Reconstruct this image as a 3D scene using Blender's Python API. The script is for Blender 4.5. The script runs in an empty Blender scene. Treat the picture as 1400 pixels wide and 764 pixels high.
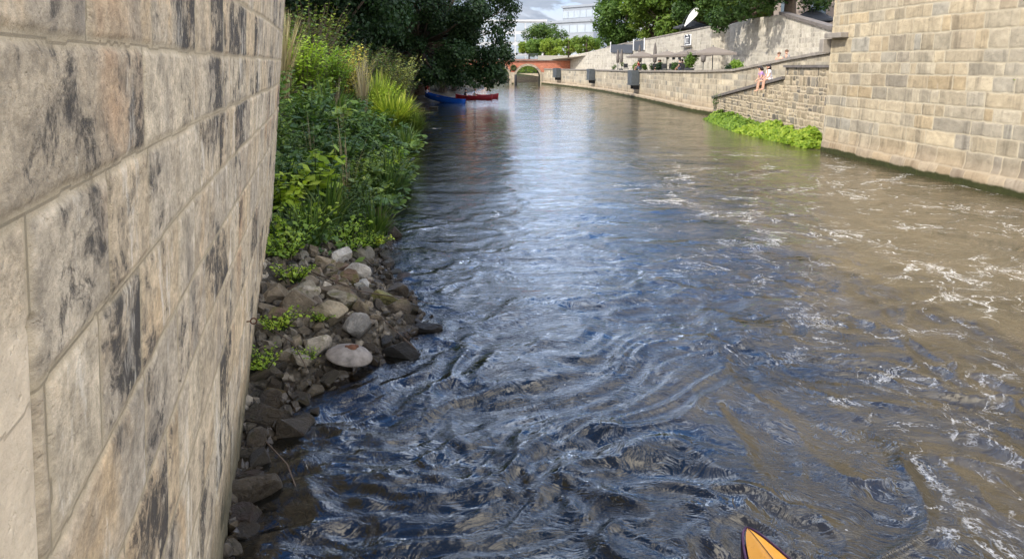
import bpy, bmesh, math, random
import numpy as np
from mathutils import Vector, Matrix, Euler

R = math.radians
scn = bpy.context.scene
col = scn.collection
rng = np.random.default_rng(7)
random.seed(7)

# ------------------------------------------------------------------ numpy noise
def _h(ix, iy, seed):
    n = (ix.astype(np.int64) * 374761393 + iy.astype(np.int64) * 668265263 + seed * 1442695041) & 0xFFFFFFFF
    n = ((n ^ (n >> 13)) * 1274126177) & 0xFFFFFFFF
    n = (n ^ (n >> 16)) & 0xFFFFFFFF
    n = (n * 2246822519) & 0xFFFFFFFF
    return ((n ^ (n >> 15)) & 0xFFFFFF) / float(0xFFFFFF)

def vn(x, y, seed=0):
    x = np.asarray(x, float); y = np.asarray(y, float)
    ix = np.floor(x); iy = np.floor(y); fx = x - ix; fy = y - iy
    fx = fx * fx * fx * (fx * (fx * 6 - 15) + 10); fy = fy * fy * fy * (fy * (fy * 6 - 15) + 10)
    a = _h(ix, iy, seed); b = _h(ix + 1, iy, seed); c = _h(ix, iy + 1, seed); d = _h(ix + 1, iy + 1, seed)
    return (a * (1 - fx) + b * fx) * (1 - fy) + (c * (1 - fx) + d * fx) * fy

def fbm(x, y, seed=0, o=4):
    s = 0; a = .5; t = 0
    for k in range(o):
        s = s + a * vn(x * 2 ** k + 17.3 * k, y * 2 ** k - 9.1 * k, seed + k); t += a; a *= .5
    return s / t

def sstep(a, b, x):
    t = np.clip((x - a) / (b - a), 0, 1); return t * t * (3 - 2 * t)

# ------------------------------------------------------------------ objects
def tag(o, label=None, cat=None, group=None, kind=None):
    if label: o['label'] = label
    if cat: o['category'] = cat
    if group: o['group'] = group
    if kind: o['kind'] = kind
    return o

def empty(name, label, cat, loc=(0, 0, 0), rz=0, group=None):
    o = bpy.data.objects.new(name, None); col.objects.link(o)
    o.location = loc; o.rotation_euler = (0, 0, rz); o.empty_display_size = .2
    return tag(o, label, cat, group)

def link(name, me, mat=None, parent=None):
    o = bpy.data.objects.new(name, me); col.objects.link(o)
    if mat is not None and len(me.materials) == 0: me.materials.append(mat)
    if parent: o.parent = parent
    return o

def np_mesh(name, verts, faces, smooth=True):
    """verts (n,3); faces (m,k) with constant k"""
    verts = np.asarray(verts, np.float32); faces = np.asarray(faces, np.int32)
    me = bpy.data.meshes.new(name)
    k = faces.shape[1]; m = faces.shape[0]
    me.vertices.add(len(verts)); me.vertices.foreach_set('co', verts.ravel())
    me.loops.add(m * k); me.loops.foreach_set('vertex_index', faces.ravel())
    me.polygons.add(m)
    me.polygons.foreach_set('loop_start', np.arange(0, m * k, k, dtype=np.int32))
    me.polygons.foreach_set('loop_total', np.full(m, k, np.int32))
    me.update(calc_edges=True)
    me.polygons.foreach_set('use_smooth', np.full(m, smooth, bool))
    return me

def add_attr(me, name, data, typ):
    a = me.attributes.new(name, typ, 'POINT')
    key = {'FLOAT': 'value', 'FLOAT_VECTOR': 'vector', 'FLOAT_COLOR': 'color'}[typ]
    a.data.foreach_set(key, np.asarray(data, np.float32).ravel())

def grid_faces(nr, nc):
    i = np.arange(nr - 1)[:, None] * nc + np.arange(nc - 1)[None, :]
    return np.stack([i, i + 1, i + 1 + nc, i + nc], -1).reshape(-1, 4)

class MB:
    """collects solid pieces, then links them as one mesh object"""
    def __init__(s): s.v = []; s.f = []
    def _add(s, vs, fs):
        n = len(s.v); s.v += [tuple(v) for v in vs]; s.f += [tuple(i + n for i in f) for f in fs]; return s
    def box(s, c, d, rz=0, rx=0, ry=0):
        M = Matrix.Translation(c) @ Euler((rx, ry, rz)).to_matrix().to_4x4()
        vs = [M @ Vector((x * d[0] / 2, y * d[1] / 2, z * d[2] / 2)) for x in (-1, 1) for y in (-1, 1) for z in (-1, 1)]
        return s._add(vs, [(0, 1, 3, 2), (4, 6, 7, 5), (0, 4, 5, 1), (2, 3, 7, 6), (0, 2, 6, 4), (1, 5, 7, 3)])
    def tube(s, pts, rad, n=8, cap=True):
        pts = [Vector(p) for p in pts]
        rad = rad if isinstance(rad, (list, tuple)) else [rad] * len(pts)
        vs = []; fs = []
        for i, p in enumerate(pts):
            t = (pts[min(i + 1, len(pts) - 1)] - pts[max(i - 1, 0)]).normalized()
            a = t.orthogonal().normalized() if i == 0 else (a - t * a.dot(t)).normalized()
            b = t.cross(a)
            for k in range(n):
                w = 2 * math.pi * k / n
                vs.append(p + (a * math.cos(w) + b * math.sin(w)) * rad[i])
        for i in range(len(pts) - 1):
            for k in range(n):
                fs.append((i * n + k, i * n + (k + 1) % n, (i + 1) * n + (k + 1) % n, (i + 1) * n + k))
        if cap: fs += [tuple(range(n))[::-1], tuple((len(pts) - 1) * n + k for k in range(n))]
        return s._add(vs, fs)
    def lathe(s, prof, c=(0, 0, 0), n=24, M=None):
        M = M or Matrix.Translation(c); vs = []; fs = []
        for r, z in prof:
            for k in range(n):
                w = 2 * math.pi * k / n; vs.append(M @ Vector((r * math.cos(w), r * math.sin(w), z)))
        for i in range(len(prof) - 1):
            for k in range(n):
                fs.append((i * n + k, i * n + (k + 1) % n, (i + 1) * n + (k + 1) % n, (i + 1) * n + k))
        return s._add(vs, fs)
    def ell(s, c, r, n=12, m=8):
        vs = [(c[0], c[1], c[2] - r[2])]; fs = []
        for i in range(1, m):
            a = -math.pi / 2 + math.pi * i / m
            for k in range(n):
                w = 2 * math.pi * k / n
                vs.append((c[0] + r[0] * math.cos(a) * math.cos(w), c[1] + r[1] * math.cos(a) * math.sin(w), c[2] + r[2] * math.sin(a)))
        vs.append((c[0], c[1], c[2] + r[2]))
        for k in range(n): fs.append((0, 1 + (k + 1) % n, 1 + k))
        for i in range(m - 2):
            for k in range(n): fs.append((1 + i * n + k, 1 + i * n + (k + 1) % n, 1 + (i + 1) * n + (k + 1) % n, 1 + (i + 1) * n + k))
        L = len(vs) - 1
        for k in range(n): fs.append((L, 1 + (m - 2) * n + k, 1 + (m - 2) * n + (k + 1) % n))
        return s._add(vs, fs)
    def sweep(s, path, w, h0, h1):
        """band along a path: rectangular section (inward width w to the left of the path, z from h0 to h1 added to path z)"""
        P = [Vector(p) for p in path]; vs = []; fs = []
        for i, p in enumerate(P):
            t = (P[min(i + 1, len(P) - 1)] - P[max(i - 1, 0)]); t.z = 0; t.normalize()
            nrm = Vector((-t.y, t.x, 0))
            a = p + nrm * w[0]; b = p + nrm * w[1]
            vs += [a + Vector((0, 0, h0)), b + Vector((0, 0, h0)), b + Vector((0, 0, h1)), a + Vector((0, 0, h1))]
        for i in range(len(P) - 1):
            for k in range(4): fs.append((i * 4 + k, i * 4 + (k + 1) % 4, i * 4 + 4 + (k + 1) % 4, i * 4 + 4 + k))
        L = len(P) * 4 - 4
        fs += [(3, 2, 1, 0), (L, L + 1, L + 2, L + 3)]
        return s._add(vs, fs)
    def mesh(s, name, smooth=False, bevel=0):
        me = bpy.data.meshes.new(name)
        bm = bmesh.new()
        bv = [bm.verts.new(v) for v in s.v]
        for f in s.f:
            try: bm.faces.new([bv[i] for i in f])
            except ValueError: pass
        bmesh.ops.recalc_face_normals(bm, faces=bm.faces[:])
        if bevel:
            bmesh.ops.bevel(bm, geom=bm.edges[:], offset=bevel, segments=2, affect='EDGES', profile=.6)
        bm.to_mesh(me); bm.free()
        for p in me.polygons: p.use_smooth = smooth
        return me
    def build(s, name, mat, parent=None, smooth=False, bevel=0):
        return link(name, s.mesh(name, smooth, bevel), mat, parent)

def copy_thing(o, loc=None, rz=None, sc=None, label=None, group=None):
    c = o.copy(); col.objects.link(c)
    for ch in o.children:
        d = ch.copy(); col.objects.link(d); d.parent = c
        for g in ch.children:
            e = g.copy(); col.objects.link(e); e.parent = d
    if loc is not None: c.location = loc
    if rz is not None: c.rotation_euler = (0, 0, rz)
    if sc is not None: c.scale = (sc, sc, sc) if not isinstance(sc, tuple) else sc
    if label: c['label'] = label
    if group: c['group'] = group
    return c

# ------------------------------------------------------------------ materials
class NT:
    def __init__(s, name):
        s.m = bpy.data.materials.new(name); s.m.use_nodes = True
        s.t = s.m.node_tree; s.t.nodes.clear()
        s.out = s.n('ShaderNodeOutputMaterial')
    def n(s, typ, **kw):
        x = s.t.nodes.new(typ)
        for k, v in kw.items(): setattr(x, k, v)
        return x
    def l(s, a, b): s.t.links.new(a, b)
    def put(s, sock, v):
        if v is None: return
        if isinstance(v, bpy.types.NodeSocket): s.l(v, sock)
        elif isinstance(v, (tuple, list)) and len(v) == 3 and sock.type == 'RGBA': sock.default_value = (*v, 1)
        else: sock.default_value = v
    def math(s, op, a, b=None, c=None, clamp=False):
        x = s.n('ShaderNodeMath', operation=op, use_clamp=clamp)
        s.put(x.inputs[0], a); s.put(x.inputs[1], b)
        if c is not None: s.put(x.inputs[2], c)
        return x.outputs[0]
    def vmath(s, op, a, b=None):
        x = s.n('ShaderNodeVectorMath', operation=op); s.put(x.inputs[0], a)
        if b is not None: s.put(x.inputs[1], b)
        return x.outputs[0]
    def noise(s, vec, scale, detail=4, rough=.55, dist=0, color=False):
        x = s.n('ShaderNodeTexNoise'); s.put(x.inputs['Vector'], vec)
        x.inputs['Scale'].default_value = scale; x.inputs['Detail'].default_value = detail
        x.inputs['Roughness'].default_value = rough; x.inputs['Distortion'].default_value = dist
        return x.outputs['Color' if color else 'Fac']
    def voro(s, vec, scale, feat='F1', out='Distance'):
        x = s.n('ShaderNodeTexVoronoi', feature=feat); s.put(x.inputs['Vector'], vec); x.inputs['Scale'].default_value = scale
        return x.outputs[out]
    def ramp(s, f, stops, interp='LINEAR'):
        x = s.n('ShaderNodeValToRGB'); s.put(x.inputs[0], f); e = x.color_ramp; e.interpolation = interp
        while len(e.elements) < len(stops): e.elements.new(.5)
        for q, (p, c) in zip(e.elements, stops):
            q.position = p; q.color = (c, c, c, 1) if isinstance(c, (int, float)) else (*c, 1)
        return x.outputs[0]
    def step(s, f, a, b):
        x = s.n('ShaderNodeMapRange', interpolation_type='SMOOTHSTEP'); s.put(x.inputs[0], f)
        s.put(x.inputs[1], a); s.put(x.inputs[2], b); x.inputs[3].default_value = 0; x.inputs[4].default_value = 1
        return x.outputs[0]
    def mix(s, f, a, b, mode='MIX'):
        x = s.n('ShaderNodeMix', data_type='RGBA', blend_type=mode); s.put(x.inputs[0], f)
        s.put(x.inputs[6], a); s.put(x.inputs[7], b); return x.outputs[2]
    def attr(s, name, out='Color'):
        x = s.n('ShaderNodeAttribute', attribute_name=name); return x.outputs[out]
    def obj(s): return s.n('ShaderNodeTexCoord').outputs['Object']
    def pos(s): return s.n('ShaderNodeNewGeometry').outputs['Position']
    def sep(s, v):
        x = s.n('ShaderNodeSeparateXYZ'); s.put(x.inputs[0], v); return x.outputs
    def comb(s, x_, y_, z_):
        x = s.n('ShaderNodeCombineXYZ'); s.put(x.inputs[0], x_); s.put(x.inputs[1], y_); s.put(x.inputs[2], z_); return x.outputs[0]
    def scale(s, v, sc):
        return s.vmath('MULTIPLY', v, sc)
    def bump(s, h, strength=.5, dist=.02, normal=None):
        x = s.n('ShaderNodeBump'); s.put(x.inputs['Height'], h); x.inputs['Strength'].default_value = strength
        x.inputs['Distance'].default_value = dist
        if normal is not None: s.l(normal, x.inputs['Normal'])
        return x.outputs[0]
    def bsdf(s, colr, rough=.8, normal=None, spec=.3, metal=0, **kw):
        b = s.n('ShaderNodeBsdfPrincipled'); s.put(b.inputs['Base Color'], colr); s.put(b.inputs['Roughness'], rough)
        s.put(b.inputs['Specular IOR Level'], spec); b.inputs['Metallic'].default_value = metal
        if normal is not None: s.l(normal, b.inputs['Normal'])
        for k, v in kw.items(): s.put(b.inputs[k], v)
        return b.outputs[0]
    def done(s, sh): s.l(sh, s.out.inputs['Surface']); return s.m

def plain(name, c, rough=.6, metal=0, var=.15, sc=6, spec=.3):
    N = NT(name); o = N.obj()
    n = N.noise(o, sc, 5)
    k = N.ramp(n, [(.25, 1 - var), (.75, 1 + var)])
    return N.done(N.bsdf(N.mix(1, c, k, 'MULTIPLY'), rough, N.bump(N.noise(o, sc * 8, 3), .15, .01), spec, metal))

def stone_mat(name, pal, mortar, streak=.35, algae=None, tone=1, vary=.35, crust=None, sal=0):
    N = NT(name)
    blk = N.attr('blk'); b = N.n('ShaderNodeSeparateColor'); N.l(blk, b.inputs[0])
    r, g, jm = b.outputs
    suv = N.attr('suv', 'Vector'); s_, z_, _ = N.sep(suv)
    c = N.ramp(r, [(i / (len(pal) - 1), p) for i, p in enumerate(pal)])
    lum = N.math('MULTIPLY_ADD', g, vary, 1 - vary / 2)
    c = N.mix(1, c, N.comb(lum, lum, lum), 'MULTIPLY')
    off = N.vmath('ADD', suv, N.comb(N.math('MULTIPLY', r, 31), N.math('MULTIPLY', g, 17), 0))
    mot = N.noise(off, 3.2, 6, .6, .4)
    c = N.mix(1, c, N.ramp(mot, [(.25, .72), (.5, 1), (.75, 1.22)]), 'MULTIPLY')
    vein = N.noise(N.scale(off, (5, 14, 1)), 1, 5, .65, 1.2)
    c = N.mix(N.math('MULTIPLY', N.step(vein, .56, .72), .4), c, (pal[0][0] * .55, pal[0][1] * .5, pal[0][2] * .45))
    st = N.noise(N.scale(suv, (2.2, .22, 1)), 1, 5, .65)
    st2 = N.noise(N.scale(suv, (9, .5, 1)), 1, 4, .6)
    sm = N.math('MULTIPLY', N.step(N.math('MULTIPLY_ADD', st2, .4, N.math('MULTIPLY', st, .75)), .56, .76), streak)
    c = N.mix(sm, c, (.045, .04, .035))
    if sal:
        wn = N.noise(N.scale(suv, (3.5, .7, 1)), 1, 6, .7)
        c = N.mix(N.math('MULTIPLY', N.step(wn, .62, .74), sal), c, (.55, .53, .48))
    c = N.mix(N.math('MULTIPLY', jm, .92), c, N.mix(N.noise(suv, 2, 4), tuple(x * .75 for x in mortar), tuple(x * 1.25 for x in mortar)))
    if algae:
        zz = N.math('ADD', z_, N.math('MULTIPLY', N.math('SUBTRACT', N.noise(N.scale(suv, (1.5, 2, 1)), 1, 5), .5), algae * .9))
        tid = N.math('MULTIPLY', N.step(zz, algae * 5, algae), .45)
        c = N.mix(tid, c, (.25, .17, .10))
        m = N.step(zz, algae * 1.05, algae * .7)
        c = N.mix(m, c, N.mix(N.noise(suv, 7, 3), (.022, .024, .008), (.05, .055, .016)))
    if tone != 1: c = N.mix(1, c, (tone, tone, tone), 'MULTIPLY')
    bp = N.bump(N.noise(suv, 16, 8, .65), .5, .02)
    return N.done(N.bsdf(c, .88, bp, .2))

def leaf_mat(name, ramp, trans=.3, rough=.5):
    N = NT(name); a = N.attr('lf', 'Fac')
    c = N.ramp(a, ramp)
    rnd = N.n('ShaderNodeObjectInfo').outputs['Random']
    c = N.mix(1, c, N.ramp(rnd, [(0, (.62, .72, .80)), (.35, (.9, .95, .9)), (.7, (1.15, 1.08, .9)), (1, (1.6, 1.38, .95))]), 'MULTIPLY')
    p = N.bsdf(c, rough, None, .18)
    t = N.n('ShaderNodeBsdfTranslucent'); N.l(N.mix(1, c, (1.3, 1.35, .6), 'MULTIPLY'), t.inputs[0])
    x = N.n('ShaderNodeMixShader'); x.inputs[0].default_value = trans; N.l(p, x.inputs[1]); N.l(t.outputs[0], x.inputs[2])
    return N.done(x.outputs[0])

M = {}
M['quay_stone'] = stone_mat('quay_stone', [(.40, .34, .25), (.33, .29, .22), (.47, .40, .29), (.28, .26, .215), (.43, .37, .27), (.50, .44, .33)], (.42, .37, .28), .6, .22, .92)
M['pier_stone'] = stone_mat('pier_stone', [(.30, .265, .205), (.40, .345, .25), (.39, .32, .215), (.47, .39, .265), (.325, .30, .245), (.42, .36, .26), (.43, .335, .205), (.285, .26, .215)], (.47, .41, .30), .45, .2, .82, .34, sal=.3)
M['rubble_stone'] = stone_mat('rubble_stone', [(.15, .135, .11), (.30, .245, .165), (.37, .30, .21), (.20, .18, .145), (.40, .325, .22), (.09, .085, .08)], (.50, .42, .30), .25, None, .9, .45)
M['upper_stone'] = stone_mat('upper_stone', [(.42, .39, .33), (.38, .35, .29), (.47, .43, .36), (.36, .33, .28), (.48, .44, .36)], (.44, .40, .33), .6, None, .98, .2)
M['far_stone'] = stone_mat('far_stone', [(.36, .30, .22), (.40, .33, .24), (.45, .38, .28)], (.42, .36, .27), .2, .15)
M['brick'] = stone_mat('brick', [(.38, .11, .06), (.44, .14, .075), (.33, .095, .055), (.47, .17, .09)], (.42, .24, .17), .1, None, 1.0, .2)
M['cap'] = plain('cap', (.23, .205, .175), .85, 0, .35, 3)
M['cap_dark'] = plain('cap_dark', (.13, .115, .105), .85, 0, .35, 3)
M['paving'] = plain('paving', (.33, .30, .25), .9, 0, .2, 1.5)
M['steel'] = plain('steel', (.085, .095, .10), .5, .3, .15)
M['dark'] = plain('dark', (.03, .03, .032), .6)
M['anthracite'] = plain('anthracite', (.06, .065, .075), .7)
M['taupe'] = plain('taupe', (.185, .158, .135), .9, 0, .08)
M['canvas_dark'] = plain('canvas_dark', (.055, .06, .07), .9, 0, .1)
M['white'] = plain('white', (.78, .78, .77), .6, 0, .05)
M['white_fabric'] = plain('white_fabric', (.75, .75, .74), .8, 0, .05)
M['plaster'] = plain('plaster', (.44, .44, .44), .9, 0, .08, 1)
M['house_brown'] = plain('house_brown', (.26, .215, .185), .9, 0, .1, 1)
M['brown_wood'] = plain('brown_wood', (.16, .10, .06), .7, 0, .3)
M['rust'] = plain('rust', (.10, .045, .025), .8, .4, .4, 30)
M['glass'] = plain('glass', (.10, .13, .16), .08, 0, .1, 1, .6)
M['hazed_glass'] = plain('hazed_glass', (.30, .34, .38), .15, 0, .1, .3, .6)  # distance haze painted into the glass colour
M['hazed_facade'] = plain('hazed_facade', (.24, .26, .29), .6, 0, .08, .5)  # facade grey paled with painted-in distance haze
M['skin'] = plain('skin', (.52, .30, .21), .55, 0, .08)
M['hair'] = plain('hair', (.018, .012, .009), .45, 0, .3, 40)
M['hair_brown'] = plain('hair_brown', (.10, .05, .025), .5, 0, .3, 40)
M['cloth_white'] = plain('cloth_white', (.75, .72, .72), .85, 0, .06)
M['cloth_lilac'] = plain('cloth_lilac', (.34, .20, .42), .85, 0, .2, 25)
M['cloth_grey'] = plain('cloth_grey', (.22, .21, .20), .85, 0, .1)
M['cloth_navy'] = plain('cloth_navy', (.03, .035, .06), .85, 0, .1)
M['cloth_red'] = plain('cloth_red', (.30, .03, .03), .85, 0, .1)
M['cloth_jean'] = plain('cloth_jean', (.10, .13, .20), .85, 0, .1)
M['boat_blue'] = plain('boat_blue', (.012, .09, .42), .4, 0, .15, 2)
M['boat_red'] = plain('boat_red', (.20, .012, .018), .4, 0, .15, 2)
M['boat_in'] = plain('boat_in', (.05, .05, .06), .7)
M['kayak_rim'] = plain('kayak_rim', (.075, .03, .07), .45, 0, .4, 14)
M['bark'] = plain('bark', (.075, .055, .04), .95, 0, .4, 6)
M['terracotta'] = plain('terracotta', (.30, .16, .10), .8)

def kayak_mat():
    N = NT('kayak_deck'); o = N.obj()
    c = N.ramp(N.noise(o, 5, 5), [(.3, (.72, .30, .02)), (.7, (.82, .38, .03))])
    c = N.mix(N.math('MULTIPLY', N.step(N.noise(o, 60, 3), .62, .7), .4), c, (.5, .22, .03))
    return N.done(N.bsdf(c, .38, N.bump(N.noise(o, 120, 2), .08, .005), .4))
M['kayak_deck'] = kayak_mat()

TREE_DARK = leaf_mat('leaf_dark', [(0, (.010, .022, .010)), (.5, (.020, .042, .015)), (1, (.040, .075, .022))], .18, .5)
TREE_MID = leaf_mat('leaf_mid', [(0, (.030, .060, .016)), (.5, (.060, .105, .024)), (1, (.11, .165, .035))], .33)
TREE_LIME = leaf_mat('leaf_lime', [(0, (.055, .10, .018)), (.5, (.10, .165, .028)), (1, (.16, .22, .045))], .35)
HERB = leaf_mat('leaf_herb', [(0, (.032, .065, .018)), (.5, (.065, .118, .026)), (.85, (.11, .17, .036)), (1, (.16, .21, .055))], .3)
HERB_BRIGHT = leaf_mat('leaf_bright', [(0, (.10, .18, .02)), (.5, (.20, .30, .035)), (1, (.32, .40, .07))], .42)
HERB_DARK = leaf_mat('leaf_deep', [(0, (.026, .050, .013)), (.5, (.055, .095, .020)), (.85, (.095, .14, .03)), (1, (.16, .20, .05))], .25)  # darker leaf green of nettles, sedge and dark shrubs
GRASS = leaf_mat('grass_blade', [(0, (.06, .11, .018)), (.5, (.14, .21, .04)), (.85, (.26, .33, .08)), (1, (.42, .38, .18))], .3)
YELLOWISH = leaf_mat('leaf_yellow', [(0, (.13, .14, .03)), (.5, (.30, .30, .07)), (1, (.44, .40, .13))], .35)
DRY = leaf_mat('dry_plume', [(0, (.20, .15, .09)), (1, (.42, .35, .24))], .3)
FLOWER = leaf_mat('flower_head', [(0, (.40, .30, .32)), (1, (.62, .55, .52))], .2)

# ------------------------------------------------------------------ masonry height fields
def masonry(name, pts, zb, s_arr, z_arr, top, wmean, joint, depth, seed, mat, parent=None, side=1, lean=None,
            thick=.6, wobble=.006, face=.004, split=0, special=None, holes=None):
    """one wall face as a dense height field of laid blocks. pts: plan line, zb: course heights,
    s_arr/z_arr: sample positions (z_arr 0..1 between zb[0] and top(s)), side: +1 = outward is left of the line"""
    rg = np.random.default_rng(seed)
    P = np.array(pts, float); seg = np.diff(P, axis=0); sl = np.hypot(seg[:, 0], seg[:, 1])
    cs = np.concatenate([[0], np.cumsum(sl)])
    L = cs[-1]
    s_arr = np.clip(np.asarray(s_arr, float), 0, L)
    i = np.clip(np.searchsorted(cs, s_arr, 'right') - 1, 0, len(sl) - 1)
    f = (s_arr - cs[i]) / sl[i]
    px = P[i, 0] + seg[i, 0] * f; py = P[i, 1] + seg[i, 1] * f
    nx = -seg[i, 1] / sl[i] * side; ny = seg[i, 0] / sl[i] * side
    k = 3                                                   # soften normals at the corners
    nxs = np.convolve(np.pad(nx, k, 'edge'), np.ones(2 * k + 1) / (2 * k + 1), 'valid')
    nys = np.convolve(np.pad(ny, k, 'edge'), np.ones(2 * k + 1) / (2 * k + 1), 'valid')
    z0 = zb[0]; tp = np.array([top(s) for s in s_arr])
    S = np.repeat(s_arr[None, :], len(z_arr), 0)
    Z = z0 + np.asarray(z_arr)[:, None] * (tp[None, :] - z0)
    zb = np.array(zb, float)
    sw = S + (vn(S * 6, Z * 6, seed) - .5) * wobble * 2 + (vn(S * 25, Z * 25, seed + 3) - .5) * wobble * .4
    zw = Z + (vn(S * 5, Z * 7, seed + 1) - .5) * wobble * 2 + (vn(S * 25, Z * 25, seed + 4) - .5) * wobble * .4
    ci = np.clip(np.searchsorted(zb, zw, 'right') - 1, 0, len(zb) - 2)
    dz = np.minimum(zw - zb[ci], zb[ci + 1] - zw)
    dx = np.zeros_like(S); bid = np.zeros_like(S)
    for c in range(len(zb) - 1):
        m = ci == c
        h = zb[c + 1] - zb[c]
        xs = [-wmean * rg.random()]
        while xs[-1] < L + wmean: xs.append(xs[-1] + wmean * rg.choice([.45, .7, .9, 1.1, 1.35, 1.7]) * (.85 + .3 * rg.random()))
        xs = np.array(xs)
        if not m.any(): continue
        v = sw[m]; q = np.clip(np.searchsorted(xs, v, 'right') - 1, 0, len(xs) - 2)
        dx[m] = np.minimum(v - xs[q], xs[q + 1] - v); bid[m] = q + c * 1000
        if split:                                           # some blocks are two or four small stones
            sp = _h(q, q * 0 + c, seed + 9)
            hz = zw[m] - zb[c]; d0 = dx[m]; z1 = dz[m]; bb = bid[m]
            cut = h * (.4 + .2 * _h(q, q * 0 + c, seed + 10))
            mm = sp < split
            z1[mm] = np.minimum(z1[mm], np.abs(hz[mm] - cut[mm])); bb[mm] += np.where(hz[mm] > cut[mm], 300000, 0)
            mid = xs[q] + (xs[q + 1] - xs[q]) * (.35 + .3 * _h(q, q * 0 + c, seed + 11))
            m2 = mm & (sp < split * .6) & (hz > cut)
            d0[m2] = np.minimum(d0[m2], np.abs(v[m2] - mid[m2])); bb[m2] += np.where(v[m2] > mid[m2], 600000, 0)
            dx[m] = d0; dz[m] = z1; bid[m] = bb
    d = np.minimum(dx, dz)
    d = d - np.maximum(0, joint * 1.2 - np.hypot(dx, dz)) * .6
    r1 = _h(bid, bid * 0 + 1, seed + 20); r2 = _h(bid, bid * 0 + 2, seed + 21); r3 = _h(bid, bid * 0 + 3, seed + 22)
    body = sstep(joint * .25, joint * 1.25, d)
    rel = (body - 1) * depth + body * ((r3 - .5) * depth * .7 + (fbm(S * 7, Z * 7, seed + 5, 4) - .5) * face * 4 + (fbm(S * 30, Z * 30, seed + 6, 2) - .5) * face)
    jm = 1 - sstep(joint * .25, joint * .95, d)
    al = np.zeros_like(S)
    if special: rel, jm, al = special(S, Z, rel, jm, al)
    off = rel + (lean(S, Z) if lean else 0)
    X = px[None] + nxs[None] * off; Y = py[None] + nys[None] * off
    # crown and back of the wall
    tX = px[None] - nxs[None] * thick + nxs[None] * off[-1:]; tY = py[None] - nys[None] * thick + nys[None] * off[-1:]
    V = np.concatenate([np.stack([X, Y, Z], -1), np.stack([tX, tY, Z[-1:]], -1), np.stack([tX, tY, Z[:1]], -1)], 0)
    nr, nc = V.shape[:2]
    F = grid_faces(nr, nc)
    if side < 0: pass
    else: F = F[:, ::-1]
    a = np.arange(nr - 3)[:, None]
    ex = lambda A: np.concatenate([A, A[-1:], A[-1:]], 0)
    V = V.reshape(-1, 3)
    if holes:
        fc = V[F].mean(1); keep = np.ones(len(F), bool)
        ss = ex(S).reshape(-1)[F].mean(1); zz = fc[:, 2]
        isf = F.min(1) < (nr - 3) * nc
        for h in holes: keep &= ~(h(ss, zz) & isf)
        F = F[keep]
    me = np_mesh(name, V, F)
    add_attr(me, 'blk', np.stack([ex(r1), ex(r2), ex(jm), ex(al)], -1), 'FLOAT_COLOR')
    add_attr(me, 'suv', np.stack([ex(S), ex(Z), ex(r3)], -1), 'FLOAT_VECTOR')
    return link(name, me, mat, parent)

def courses(z0, z1, h, seed, var=.25):
    rg = np.random.default_rng(seed); z = [z0]
    while z[-1] < z1: z.append(z[-1] + h * (1 - var + 2 * var * rg.random()))
    return z

def plan_len(pts): return sum(math.dist(a, b) for a, b in zip(pts[:-1], pts[1:]))
def lin_top(knots):
    xs = [k[0] for k in knots]; ys = [k[1] for k in knots]
    return lambda s: float(np.interp(s, xs, ys))

# ------------------------------------------------------------------ camera, light, sky
cam = bpy.data.cameras.new('camera'); co = bpy.data.objects.new('camera', cam); col.objects.link(co)
cam.sensor_width = 36; cam.lens = 26.4857; cam.shift_y = -.09786; cam.clip_start = .05; cam.clip_end = 2000
co.location = (0, 0, 3); co.rotation_euler = (R(90 - 8.6667), 0, 0)
scn.camera = co

SUN_EL, SUN_AZ = 43.0, 128.0
sd = Vector((-math.sin(R(SUN_AZ)) * math.cos(R(SUN_EL)), math.cos(R(SUN_AZ)) * math.cos(R(SUN_EL)), math.sin(R(SUN_EL))))
sl = bpy.data.lights.new('sun', 'SUN'); sl.energy = 3.0; sl.angle = R(.53); sl.color = (1, .945, .85)
so = bpy.data.objects.new('sun', sl); col.objects.link(so); so.rotation_euler = sd.to_track_quat('Z', 'Y').to_euler(); so.location = sd * 60

w = bpy.data.worlds.new('World'); scn.world = w; w.use_nodes = True
T = w.node_tree; T.nodes.clear()
W = NT.__new__(NT); W.t = T
sky = W.n('ShaderNodeTexSky', sky_type='NISHITA', sun_disc=False); sky.sun_elevation = R(SUN_EL); sky.sun_rotation = R(SUN_AZ)
sky.air_density = 1.1; sky.dust_density = .8; sky.ozone_density = 3.2
dirv = W.n('ShaderNodeTexCoord').outputs['Generated']
dx_, dy_, dz_ = W.sep(dirv)
den = W.math('ADD', W.math('MAXIMUM', dz_, 0), .22)
cv = W.comb(W.math('DIVIDE', dx_, den), W.math('DIVIDE', dy_, den), 0)
cn = W.noise(W.vmath('ADD', cv, (3.7, 1.4, 0)), 2.1, 8, .58, .5)
cm = W.step(W.math('MULTIPLY_ADD', W.step(dz_, .42, .22), .055, cn), .515, .58)
big = W.noise(cv, 3.1, 5, .6, .2)
back = W.step(W.math('SUBTRACT', W.math('MULTIPLY', dz_, 1.0), W.math('MULTIPLY', dy_, .8)), -.35, .75)
low = W.mix(W.step(dz_, .09, .20), (.135, .132, .130), (1, 1, 1))
cc = W.mix(back, W.mix(1, W.ramp(big, [(.3, (8.5, 10.6, 14.2)), (.7, (17.5, 19.0, 21.8))]), low, 'MULTIPLY'), W.ramp(big, [(.3, (14, 13, 11.6)), (.7, (28.0, 25.6, 22))]))
hz_ = W.mix(W.step(dz_, .02, .22), (.68, .58, .68), (.50, .77, 1.10))
skc = W.mix(W.math('MULTIPLY', cm, .9), W.mix(1, sky.outputs[0], hz_, 'MULTIPLY'), cc)
bg = W.n('ShaderNodeBackground'); W.l(skc, bg.inputs[0]); bg.inputs[1].default_value = .15
wo = W.n('ShaderNodeOutputWorld'); W.l(bg.outputs[0], wo.inputs[0])

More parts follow.
